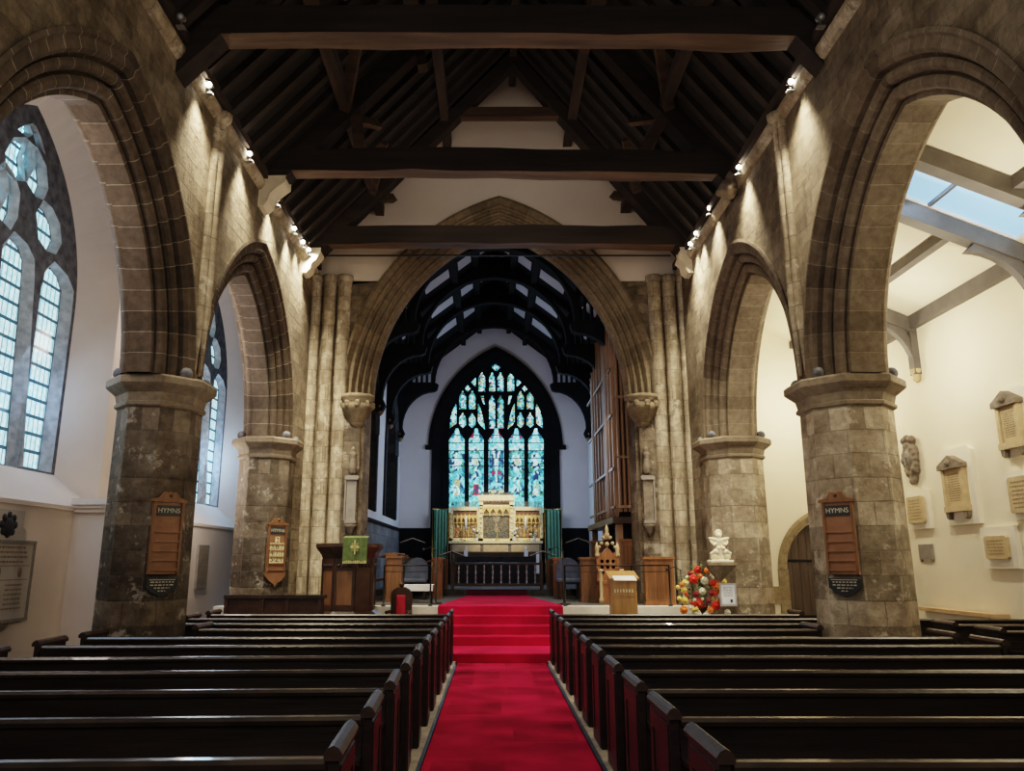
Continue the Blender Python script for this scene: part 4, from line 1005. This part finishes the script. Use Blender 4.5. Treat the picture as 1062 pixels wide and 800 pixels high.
for s in (-1,1):
    a,b = sorted((s*.64,s*1.44)); canopy(a,b,.60,.86,6,-.06).build('wing_canopy','gold',t)
mb = MB().box(-.6,.6,-.14,.22,1.34,1.52).box(-.57,-.44,-.10,0,0,1.34).box(.44,.57,-.10,0,0,1.34).box(-.57,.57,-.1,0,0,.1).box(-.57,.57,-.1,-.02,1.14,1.2)
for s in (-1,1): mb.box(s*.6,s*1.55,-.06,.22,1.02,1.14).box(s*1.44,s*1.55,-.05,0,0,1.02).box(s*.57,s*1.55,-.05,0,0,.12).box(s*.57,s*.64,-.05,0,0,1.02)
mb.build('gilt_frame','gold_pale',t)
mb = MB()
for k in range(7): mb.box(-.42+.125*k,-.34+.125*k,-.145,-.14,1.28,1.33)
mb.build('dark_frieze_slots','ink',t)
mb = MB()
for k in range(26): mb.box(-.58+.045*k,-.555+.045*k,0,.03,1.52,1.62)
for s in (-1,1):
    for k in range(20): mb.box(s*(.62+.046*k),s*(.645+.046*k),0,.03,1.14,1.32)
mb.box(-.6,.6,.0,.03,1.58,1.6); mb.build('cresting','tracery',t)
mb = MB()
for s in (-1,1):
    for k in range(7): mb.ball((s*.505,-.11,.15+.16*k),.045,n=8)
    for k in range(6): mb.ball((s*1.49,-.06,.12+.16*k),.04,n=8)
mb.build('carved_figures','gold_pale',t)
for x,lb in ((-.98,'tall white candle on a brass stick left of the altar cross'),(.98,'tall white candle on a brass stick right of the altar cross')):
    t = thing('candlestick',lb,'candlestick',(x-.05,25.62,2.31)); MB().lathe([(.09,0),(.09,.02),(.03,.05),(.02,.12),(.035,.16),(.016,.2),(.02,.28),(.05,.32),(.05,.335),(.02,.34)],(0,0,0),10).build('stick','brass',t); MB().lathe([(.035,.34),(.035,.78),(0,.79)],(0,0,0),10).build('candle','white_cloth',t)
t = thing('altar_cross','small slender brass cross standing at the centre of the altar shelf','cross',(0,25.6,2.31)); MB().lathe([(.08,0),(.08,.03),(.02,.06),(.015,.1)],(0,0,0),8).build('foot','brass',t); MB().box(-.012,.012,-.01,.01,.1,.42).box(-.08,.08,-.01,.01,.3,.325).build('cross','brass',t)
for x,n_,lb,hh in ((-.68,12,'low white flower arrangement in a vase left of the altar cross',.26),(.55,16,'taller white flower arrangement in a vase right of the altar cross',.44),(1.2,5,'tiny vase of pale flowers beside the right candlestick',.18)):
    t = thing('altar_flowers',lb,'flowers',(x,25.56 if abs(x)<.9 else 25.58,2.31)); MB().lathe([(.05,0),(.06,.06),(.03,.12),(.045,.15)],(0,0,0),8).build('vase','white_cloth',t)
    for k in range(n_): 
        a = k*2.4; r = .05+.10*random.random(); MB().ball((r*math.cos(a),-.02+.04*math.sin(a),.15+hh*random.random()),.035,n=6).build('bloom','fl_wh',t)
    mb = MB()
    for k in range(14): a = random.uniform(0,PI); l = .12+.12*random.random(); mb.beam((0,0,.12),(l*math.cos(a),-.03,.14+l*math.sin(a)),.03,.004)
    mb.build('leaves','leaf',t)
def curtain(xa,xb,label):
    t = thing('riddel_curtain',label,'curtain',((xa+xb)/2,25.9,.95)); w = xb-xa; n = 40; mb = MB()
    for i in range(n):
        f = lambda q: (-w/2+w*q, .09*math.sin(q*2*PI*4))
        (x0,y0),(x1,y1) = f(i/n),f((i+1)/n); mb.poly([(x0,y0,.05),(x1,y1,.05),(x1*.93,y1*.8,2.38),(x0*.93,y0*.8,2.38)],sm=True)
    mb.build('cloth','green_cloth',t); MB().tube([(-w/2-.05,0,2.4),(w/2+.05,0,2.4)],.018,8).build('rod','brass',t); 
    for s in (-1,1): MB().tube([(s*(w/2+.04),.0,0),(s*(w/2+.04),.0,2.44)],.015,8).build('post','brass',t)
curtain(-2.10,-1.66,'green riddel curtain hanging left of the gilded reredos'); curtain(1.62,2.08,'green riddel curtain hanging right of the gilded reredos')
# ---------------------------------------------------------------- hymn boards
def text(s, size, x, y, z, mat_, parent, name, ext=.002, rot=(PI/2,0,0)):
    cu = bpy.data.curves.new(name,'FONT'); cu.body = s; cu.size = size; cu.align_x = 'CENTER'; cu.align_y = 'CENTER'; cu.extrude = ext
    o = bpy.data.objects.new('tmp',cu); me = bpy.data.meshes.new_from_object(o); bpy.data.objects.remove(o)
    me.name = name; me.materials.clear(); me.materials.append(M[mat_]); ob = bpy.data.objects.new(name,me); C.objects.link(ob)
    ob.parent = parent; ob.location = (x,y,z); ob.rotation_euler = rot; return ob
def hymn_board(x,y,z,rz,w,h,label,nums=None,plaque=True):
    t = thing('hymn_board',label,'hymn board',(x,y,z),rz)
    MB().box(-w/2,w/2,-.02,.02,0,h).build('back_panel','board_wood' if plaque is not None else 'board_wood',t)
    pr = [(-w/2-.03,h),(w/2+.03,h),(w/2+.03,h+.03),(w*.30,h+.06),(w*.18,h+.13),(w*.06,h+.12),(w*.04,h+.06),(-w*.04,h+.06),(-w*.06,h+.12),(-w*.18,h+.13),(-w*.30,h+.06),(-w/2-.03,h+.03)]
    MB().plate([pr],-.05,.02,fXZ).ball((0,-.03,h+.1),.03,n=8).build('scrolled_pediment','mid_wood2',t)
    MB().box(-w/2,-w/2+.03,-.04,-.02,0,h).box(w/2-.03,w/2,-.04,-.02,0,h).build('side_frame','mid_wood2',t)
    MB().box(-w/2+.04,w/2-.04,-.032,-.02,h-.17,h-.04).build('header_plate','plaque',t)
    text('HYMNS',.085,0,-.035,h-.105,'cream_paint',t,'header_lettering')
    zz = [.04+(h-.30)*k/5 for k in range(5)]
    for k in range(5): MB().box(-w/2+.03,w/2-.03,-.045,-.02,zz[k],zz[k]+.022).build('shelf','board_wood',t)
    if nums:
        for k,s in enumerate(nums):
            zc = zz[4-k]+.022
            n = len(s)
            for j,cx_ in enumerate(s):
                xx = (j-(n-1)/2)*.10
                c = MB().box(xx-.045,xx+.045,-.035,-.03,zc,zc+.135).build('number_card','card',t)
                o = text(cx_,.14,xx,-.037,zc+.068,'ink_b',c,'numeral')
    if plaque:
        MB().plate([[(-w/2,-.05),(-w/2,-.16),(-w*.3,-.22),(0,-.27),(w*.3,-.22),(w/2,-.16),(w/2,-.05)]],-.02,.02,fXZ).build('lower_plaque','plaque',t)
        mb = MB().box(-w/2+.03,w/2-.03,-.025,-.02,-.07,-.062)
        for r_ in range(4):
            hw_ = w*.38-(.05*max(0,r_-1)); x_ = -hw_
            while x_ < hw_: l = random.uniform(.02,.05); mb.box(x_,min(x_+l,hw_),-.024,-.02,-.10-.035*r_,-.088-.035*r_); x_ += l+.015
        mb.build('painted_lines','cream_paint',t)
    else:
        MB().plate([[(-w/2-.02,0),(-w/2-.02,-.05),(-w*.35,-.14),(-w*.1,-.2),(0,-.26),(w*.1,-.2),(w*.35,-.14),(w/2+.02,-.05),(w/2+.02,0)]],-.03,.02,fXZ).build('scrolled_base','board_wood',t)
    return t
ap = .565
hymn_board(XNP+.385,10.2-.385,1.50,math.radians(45),.38,.88,'empty oak hymn board with five shelves on the large left pier')
hymn_board(XSP-.42,10.2-.42,1.50,math.radians(-45),.38,.88,'empty oak hymn board with five shelves on the large right pier')
hymn_board(XNP+.385,15.25-.385,1.45,math.radians(45),.38,.88,'lit oak hymn board showing numbers on the far left pier',['2','387','411','521'],plaque=False)
# ---------------------------------------------------------------- wall tablets
def words(mb, x0,x1,z0,z1,n,y,c=0,h=.5):
    st = (z1-z0)/n
    for r_ in range(n):
        z = z1-st*(r_+.5); m_ = random.uniform(0,.12)*(x1-x0); x = x0+m_
        while x < x1-m_:
            l = random.uniform(.02,.07)*1.0; mb.box(x,min(x+l,x1-m_),y-.002,y,z-st*h/2,z+st*h/2); x += l+.018
def south_tablet(name,px,py,w,h,label,kind,panel=None,mat_='tablet'):
    y,z = onX(px,py,XA); t = thing(name,label,'wall tablet' if kind != 'crest' else 'carving',(XA,y,z),-PI/2)   # local -y faces the nave, local x along -Y world
    # local frame: x -> world -Y (rot -90): local(-y) -> world -x
    if panel:
        pw,ph = panel; o = MB().plate([[(-pw/2,-ph/2),(pw/2,-ph/2),(pw/2,ph/2-.05),(pw/2-.1,ph/2+.03),(-pw/2+.1,ph/2+.03),(-pw/2,ph/2-.05)]] if kind == 'aedicule' else [[(-pw/2,-ph/2),(pw/2,-ph/2),(pw/2,ph/2),(-pw/2,ph/2)]],-.08,0,fXZ).build('raised_plaster','panel_s',t)
    yb = -.08 if panel else 0
    if kind == 'aedicule':
        MB().box(-w/2+.05,w/2-.05,yb-.06,yb,-h/2+.1,h/2-.18).build('slab',mat_,t)
        MB().plate([[(-w/2-.02,h/2-.2),(w/2+.02,h/2-.2),(w/2+.02,h/2-.12),(0,h/2+.04),(-w/2-.02,h/2-.12)]],yb-.13,yb,fXZ).ball((0,yb-.13,h/2-.1),.06).build('pediment','tablet_d',t)
        MB().box(-w/2,w/2,yb-.1,yb,-h/2+.08,-h/2+.18).box(-w/2+.02,-w/2+.09,yb-.09,yb,-h/2+.18,h/2-.2).box(w/2-.09,w/2-.02,yb-.09,yb,-h/2+.18,h/2-.2).build('frame',mat_,t)
        for s in (-1,1): MB().plate([[(s*(w/2-.12),-h/2+.08),(s*(w/2-.02),-h/2+.08),(s*(w/2-.04),-h/2-.02),(s*(w/2-.09),-h/2-.05)]],yb-.09,yb,fXZ).build('bracket','tablet_d',t)
        mb = MB(); words(mb,-w/2+.14,w/2-.14,-h/2+.25,h/2-.28,12,yb-.062); mb.build('inscription','ink',t)
    elif kind == 'plain':
        c = .03; MB().plate([[(-w/2+c,-h/2),(w/2-c,-h/2),(w/2,-h/2+c),(w/2,h/2-c),(w/2-c,h/2),(-w/2+c,h/2),(-w/2,h/2-c),(-w/2,-h/2+c)]],yb-.05,yb,fXZ).build('slab',mat_,t,bevel=.008)
        mb = MB(); words(mb,-w/2+.06,w/2-.06,-h/2+.05,h/2-.05,max(4,int(h/.07)),yb-.052,h=.35); mb.build('inscription','ink',t)
    elif kind == 'small':
        MB().plate([[(-w/2,-h/2+.06),(-w/2+.03,-h/2),(-w/2+.08,-h/2+.05),(w/2-.08,-h/2+.05),(w/2-.03,-h/2),(w/2,-h/2+.06),(w/2,h/2),(-w/2,h/2)]],-.04,0,fXZ).build('slab',mat_,t)
    elif kind == 'crest':
        mb = MB().ball((0,-.07,0),.19,sx=1,sy=.5,sz=1.35,n=14)
        for k in range(16): a = 2*PI*k/16; mb.ball((.20*math.cos(a),-.07,.28*math.sin(a)),.06+.015*(k%3),n=8)
        mb.ball((-.13,-.08,.38),.08).ball((.13,-.08,.38),.08).ball((0,-.1,.42),.07).ball((0,-.06,-.42),.08).ball((0,-.05,-.36),.12,sy=.6)
        mb.build('carved_cartouche','tablet_d',t,remesh=.018)
        MB().ball((0,-.13,.02),.11,sy=.4,sz=1.4,n=12).box(-.012,.012,-.19,-.17,-.1,.14).box(-.07,.07,-.19,-.17,.03,.055).build('shield','tablet_g',t)
    return t
south_tablet('carved_cartouche_monument',948,477,.4,.8,'dark carved oval cartouche on the cream wall just right of the large pier','crest')
south_tablet('memorial_tablet',998,505,.66,1.02,'pedimented sandstone memorial tablet on a raised cream panel','aedicule',(.95,1.3))
south_tablet('memorial_tablet',956,529,.56,.50,'square sandstone tablet on a cream panel below the carved cartouche','plain',(.74,.72))
south_tablet('memorial_tablet',962,574,.46,.33,'small plain grey slate tablet lowest on the cream wall','small',mat_='tablet_g')
south_tablet('memorial_tablet',1056,439,.56,.95,'large pedimented sandstone tablet highest on the cream wall','aedicule',(.7,1.05))
south_tablet('memorial_tablet',1066,513,.50,.55,'sandstone tablet at the right edge below the highest tablet','plain',(.7,.75))
south_tablet('memorial_tablet',1041,568,.56,.36,'wide low sandstone tablet with clipped corners on a cream panel','plain',(.86,.66))
y,z = onX(208,588,XW)
t = thing('wall_tablet','narrow grey stone tablet on the left aisle wall between the piers','wall tablet',(XW,y,z),PI/2); MB().box(-.3,.3,-.05,0,-.45,.45).build('slab','tablet_g',t); mb = MB(); words(mb,-.24,.24,-.38,.38,9,-.052,h=.3); mb.build('inscription','ink',t)
t = thing('wall_monument','large grey marble monument with inscriptions at the left edge','wall tablet',(XW,9.93,1.42),PI/2)
MB().box(-.62,.62,-.06,0,-.50,.48).build('slab','tablet_n',t)
MB().box(-.65,.65,-.075,0,.46,.50).box(-.65,.65,-.075,0,-.52,-.48).box(.60,.65,-.07,0,-.5,.5).box(-.65,-.6,-.07,0,-.5,.5).build('border','tablet_g',t)
MB().box(-.32,.32,-.06,0,.50,.88).plate([[(.30,.5),(.44,.5),(.42,.62),(.34,.68),(.32,.8)]],-.05,0,fXZ).plate([[(-.30,.5),(-.44,.5),(-.42,.62),(-.34,.68),(-.32,.8)]],-.05,0,fXZ).build('upper_panel','tablet_n',t)
mb = MB().ball((0,-.06,.66),.12,sy=.3,sz=1.1)
for k in range(8): a = 2*PI*k/8; mb.ball((.14*math.cos(a)+.0,-.06,.69+.12*math.sin(a)),.05,sy=.4,n=8)
mb.build('coat_of_arms','ink_b',t)
mb = MB(); words(mb,-.5,.5,.2,.44,4,-.062,h=.4)
for x in (-.45,-.02,.42): mb.ball((x-.05,-.06,.10),.05,sy=.2,sz=1.4,n=8)
mb.box(-.56,.56,-.063,-.06,.175,.185).box(-.56,.56,-.063,-.06,.0,.01); words(mb,-.52,-.05,-.38,-.03,6,-.062,h=.35); words(mb,.05,.5,-.38,-.03,6,-.062,h=.35)
mb.build('inscription','ink',t)
MB().plate([[(-.2,-.52),(.28,-.52),(.2,-.6),(.05,-.66),(-.15,-.62)]],-.06,0,fXZ).build('lower_ornament','tablet_d',t)
# chancel arch jamb tablets
for s,lb in ((-1,'pale carved stone tablet on a bracket on the left jamb of the chancel arch'),(1,'pale carved stone tablet on a bracket on the right jamb of the chancel arch')):
    t = thing('jamb_tablet',lb,'wall tablet',(s*3.14,YE-.16,2.5))
    MB().box(-.10,.10,-.04,.06,.0,.85).build('slab','tablet_g' if s < 0 else 'tablet_d',t)
    MB().plate([[(-.13,.85),(.13,.85),(.15,.9),(.12,.94),(-.12,.94),(-.15,.9)]],-.08,.06,fXZ).box(-.12,.12,-.07,.06,-.06,0).box(s*-.0+.11*s,.14*s,-.06,.05,0,.9).build('moulding','tablet_g',t)
    MB().lathe([(.02,-.32),(.06,-.25),(.09,-.15),(.14,-.08)],(0,-.0,0),8).build('bracket','tablet_d',t)
    MB().lathe([(.07,.98),(.09,1.1),(.06,1.3),(.075,1.4),(.05,1.45),(.055,1.52),(0,1.58)],(0,0,0),10).build('weathered_figure','tablet_d',t,remesh=.02)
# angel sculpture on bracket
AX = (XSP-.72, 15.25-.60)
t = thing('angel_sculpture','white carved angel group with spread wings on a bracket on the right pier','sculpture',(AX[0]+.15,AX[1]-.13,1.635))
mb = MB().box(-.27,.27,-.14,.15,0,.06)
for s in (-1,1):
    mb.ball((s*.13,-.02,.14),.10,sz=.9).ball((s*.10,-.06,.24),.075).ball((s*.06,-.09,.32),.05).tube([(s*.19,-.04,.1),(s*.22,-.06,.2),(s*.12,-.1,.28)],[.05,.04,.03],8)
    mb.tube([(0,.0,.50),(s*.12,.02,.53),(s*.24,.03,.56)],[.045,.04,.02],8).tube([(s*.04,0,.44),(s*.14,-.02,.40),(s*.2,-.02,.47)],[.035,.03,.02],8).ball((s*.17,.03,.50),.055,sy=.4).ball((s*.11,.03,.47),.05,sy=.4)
mb.tube([(0,0,.08),(0,0,.3),(0,0,.5),(0,0,.56)],[.09,.06,.08,.04],10).ball((0,-.02,.61),.06,n=12).ball((0,.03,.66),.1,sy=.3)
mb.build('carved_group','pale_stone',t,remesh=.012)
t.scale = (.8,.8,.8)
t2 = thing('stone_bracket','triangular stone bracket supporting the white angel group','bracket',(AX[0]+.15,AX[1]-.0,1.59))
R_ = [[(-.33,-.32,.05),(.33,-.32,.05),(.33,.03,.05),(-.33,.03,.05)],[(-.33,-.32,0),(.33,-.32,0),(.33,.03,0),(-.33,.03,0)],[(-.04,-.03,-.36),(.04,-.03,-.36),(.04,.03,-.36),(-.04,.03,-.36)]]
mb = MB(); mb.poly(R_[0])
for q0,q1 in zip(R_,R_[1:]):
    for k in range(4): mb.poly([q0[k],q0[(k+1)%4],q1[(k+1)%4],q1[k]])
mb.build('bracket_body','cap',t2)
t2.scale = (.8,.8,.8)
t = thing('framed_notice','small framed white notice on the right pier below the bracket','notice',(AX[0]+.27,AX[1]-.07,.86)); t.scale = (.82,.82,.82)
MB().box(-.19,.19,0,.02,0,.5).build('frame','silver',t); MB().box(-.15,.15,-.004,0,.04,.46).build('paper','paper',t)
mb = MB(); words(mb,-.11,.11,.2,.42,7,-.005,h=.25); mb.box(.04,.09,-.006,-.004,.08,.15); mb.build('printing','ink_b',t)
# flower arrangement
fx,fy = 3.72,14.9
t = thing('flower_arrangement','large red, orange and cream flower arrangement on a stand by the right pier','flowers',(fx,fy,.16))
MB().lathe([(.16,0),(.16,.02),(.03,.05),(.025,.55),(.12,.62),(.14,.72),(.10,.74)],(0,0,0),12).build('pedestal','dark_wood',t)
mb = MB()
for k in range(150):
    a = random.uniform(0,2*PI); e = random.uniform(-.3,1.5); l = random.uniform(.2,.55)
    p = Vector((.75*l*math.cos(a)*math.cos(e)*1.1, .45*l*math.sin(a)*math.cos(e), .92+l*math.sin(e)*1.0)); q = p+Vector((random.uniform(-.07,.07),random.uniform(-.05,.05),random.uniform(-.02,.10)))
    n_ = Vector((random.uniform(-1,1),random.uniform(-1,1),random.uniform(-1,1))).cross(q-p).normalized()*.022
    mb.poly([p,(p+q)/2+n_,q,(p+q)/2-n_])
for k in range(24):
    a = random.uniform(0,PI); l = random.uniform(.3,.6); mb.tube([(0,0,.72),(.75*l*math.cos(a),0,.85+l*math.sin(a))],.004,4)
mb.build('foliage','leaf',t)
spots_ = [(-.05,1.42,'fl_red',.07),(.12,1.40,'fl_or',.06),(-.16,1.25,'fl_red',.085),(-.3,1.18,'fl_ye',.06),(.05,1.22,'fl_wh',.07),(.33,1.28,'fl_ye',.06),(.30,1.08,'fl_or',.10),(.42,1.20,'fl_ye',.05),(-.33,1.05,'fl_ye',.06),(.0,1.03,'fl_wh',.065),(-.12,.98,'fl_bu',.06),(.16,1.0,'fl_bu',.06),(-.08,.82,'fl_red',.09),(-.33,.86,'fl_ye',.07),(-.36,.70,'fl_or',.075),(.24,.78,'fl_red',.085),(.1,.86,'fl_bu',.05),(-.12,.62,'fl_wh',.09),(.38,.86,'fl_bu',.05),(.45,.65,'fl_wh',.06),(.05,.6,'fl_wh',.05),(-.2,1.35,'fl_bu',.05),(.2,1.18,'fl_red',.06),(-.45,1.1,'fl_ye',.04),(.33,1.4,'fl_wh',.04),(.13,.70,'fl_or',.06),(-.22,.74,'fl_wh',.05),(.32,.95,'fl_wh',.05),(-.44,.9,'fl_ye',.045),(-.02,1.30,'fl_or',.05)]
for k in range(34):
    a = random.uniform(0,PI*2); rr = math.sqrt(random.random()); spots_.append((.46*rr*math.cos(a)+.02,1.0+.42*rr*math.sin(a),random.choice(['fl_red','fl_ye','fl_wh','fl_or','fl_bu','fl_ye','fl_wh']),random.uniform(.025,.045)))
for x,z,mt,r in spots_:
    mb = MB(); yo = -.16+random.uniform(-.05,.05)
    for k in range(7):
        a = 2*PI*k/7; mb.ball((x+.55*r*math.cos(a),yo,z-.12+.55*r*math.sin(a)+.05),r*.52,n=6,sy=.5)
    mb.ball((x,yo-.02,z-.07),r*.5,n=8); mb.build('bloom',mt,t)
# pale ledge in the south aisle
t = thing('wooden_ledge','long pale wooden shelf along the cream wall behind the right aisle pews','shelf',(XA-.27,12.9,.0)); MB().box(-.05,.25,-.2,2.0,.78,.84).build('top','ply',t); MB().box(.05,.25,-.15,1.9,0,.78).build('casing','plaster_s',t)
# ---------------------------------------------------------------- wall spotlights
def spot_thing(x,y,d,label,lit=True,z=8.2):
    t = thing('wall_spotlight',label,'spotlight',(x,y,z-.09),0,'spotlights along the wall heads')
    MB().tube([(0,0,-.03),(0,0,.10)],.012,6).box(-.05,.05,-.04,.04,-.03,-.015).build('bracket','lamp_body',t)
    MB().tube([(0,.05,.13),(0,-.05,.09)],[.035,.05],10).build('housing','lamp_body',t)
    MB().ball((0,-.055,.088),.034 if lit else .03,n=10).build('bulb','bulb' if lit else 'bulb_off',t)
    return t
def lamp_y(px,py,X): return onX(px,py,X)[0]
LA = []
nm = ['first and nearest','second','third','fourth','fifth','sixth']
for i,(px,py) in enumerate(((218,90),(260,161),(288,208),(306,238),(315,252),(321,260))):
    y,z = onX(px,py,XNF+.14); LA.append((XNF+.14,y,1,z)); spot_thing(XNF+.14,y,1,'small lit spotlight on the left wall head, %s from the viewer'%nm[i],True,z)
for i,(px,py) in enumerate(((819,87),(765,175),(735,217),(721,243),(715,254))):
    y,z = onX(px,py,XSF-.14); LA.append((XSF-.14,y,-1,z)); spot_thing(XSF-.14,y,-1,'small lit spotlight on the right wall head, %s from the viewer'%nm[i],True,z)
spot_thing(XNF+.2,8.3,1,'small unlit spotlight high on the left wall head',False); spot_thing(XSF-.2,8.3,-1,'small unlit spotlight high on the right wall head',False)
# ================================================================== LIGHT
def lamp(kind,name,loc,tgt,energy,col,size=.3,sizey=None,angle=60,blend=.6):
    l = bpy.data.lights.new(name,kind); l.energy = energy; l.color = col
    if kind == 'AREA':
        l.size = size
        if sizey: l.shape = 'RECTANGLE'; l.size_y = sizey
    elif kind == 'SPOT': l.spot_size = math.radians(angle); l.spot_blend = blend; l.shadow_soft_size = size
    else: l.shadow_soft_size = size
    o = bpy.data.objects.new(name,l); C.objects.link(o); o.location = loc
    if tgt is not None: o.rotation_euler = (Vector(tgt)-Vector(loc)).to_track_quat('-Z','Y').to_euler()
    return o
WARM = (1,.86,.62); COOL = (.50,.72,1)
for x,y,d,z in LA:
    lamp('SPOT','wall_spot_light',(x+d*.10,y-.08,z-.03),(x-d*.13,y+.6,4.5),420,WARM,.06,angle=80,blend=1)
lamp('AREA','west_daylight',(0,-2.6,5.0),(0,10,2.0),170,(1,.93,.84),6,5)  # added fill; no window opens in the west wall
lamp('AREA','nave_fill',(0,6,7.6),(0,6.5,0),40,WARM,6,8)
lamp('AREA','floor_bounce',(0,11,1.2),(0,12,9),45,(1,.84,.66),5,5)
for y in (6,9.5,13,16.2): lamp('POINT','south_aisle_lamp',(6.6,y,5.2),None,105,(1,.86,.62),.08)
for y in (7.5,13.5): lamp('POINT','north_aisle_lamp',(-5.75,y,5.5),None,62,(1,.84,.73),.3)
for yc in (YC1,YC2): lamp('AREA','aisle_window_daylight',(XG+.12,yc,5.0),(0,yc,2.5),75,COOL,2.6,4.5)
lamp('AREA','rooflight_daylight',(6.75,10.3,7.0),(6.75,10.3,0),25,COOL,1.6,.9)
lamp('AREA','east_window_daylight',(-.05,CE-.3,5.4),(-.05,20,2.0),70,COOL,3.2,4.5)
lamp('POINT','chancel_lamp',(0,22.8,4.4),None,85,(.68,.78,1),.5)  # added cool fill in mid air, no fitting hangs here
lamp('SPOT','reredos_spot',(0,23.2,5.8),(0,26,3.1),520,(1,.84,.52),.08,angle=42,blend=.5)
for x in (-2.4,2.2): lamp('SPOT','choir_spot',(x*.8,17.9,6.5),(x,18.5,.8),130,WARM,.1,angle=60)
lamp('SPOT','step_spot',(0,14.9,8.2),(0,14.6,.3),420,(1,.88,.76),.15,angle=30)
lamp('SPOT','carpet_spot',(0,9.0,8.0),(0,10.5,0),260,(1,.88,.72),.1,angle=26)
lamp('SPOT','pier_wash',(1.6,12.0,8.0),(4.2,15.6,1.6),480,WARM,.1,angle=44)
lamp('SPOT','respond_wash_left',(-1.6,12.2,8.0),(-4.1,16.2,2.4),560,WARM,.1,angle=48)
for yc,e in ((YC1,10),(YC2,40)): lamp('POINT','window_side_daylight',(XG+.28,yc+.9,4.0),None,e,(.35,.62,1),.3)  # added blue points that tint the window reveals
lamp('SPOT','right_pier_wash',(.5,6.5,7.8),(4.5,10.0,1.5),240,WARM,.2,angle=30)
lamp('AREA','gable_light',(0,13.6,8.75),(.2,16.6,10.3),13,(1,.88,.74),4,1)  # added fill to brighten the gable plaster
lamp('POINT','north_aisle_lamp_far',(-5.7,15.2,3.2),None,60,(1,.86,.74),.3)  # added fill to brighten the far north aisle wall
w = bpy.data.worlds.new('World'); bpy.context.scene.world = w; w.use_nodes = True
w.node_tree.nodes['Background'].inputs[0].default_value = (.5,.6,.75,1); w.node_tree.nodes['Background'].inputs[1].default_value = .3
# ================================================================== CAMERA
cd = bpy.data.cameras.new('Camera'); cam = bpy.data.objects.new('Camera',cd); C.objects.link(cam)
cam.location = CAM; cam.rotation_euler = (PI/2+PIT,0,0); cd.sensor_width = 36; cd.lens = F/1062*36; cd.shift_x = (531-CX)/1062
cd.clip_end = 200; bpy.context.scene.camera = cam
vs = bpy.context.scene.view_settings; vs.view_transform = 'Filmic'; vs.look = 'Medium High Contrast'; vs.exposure = 0.6
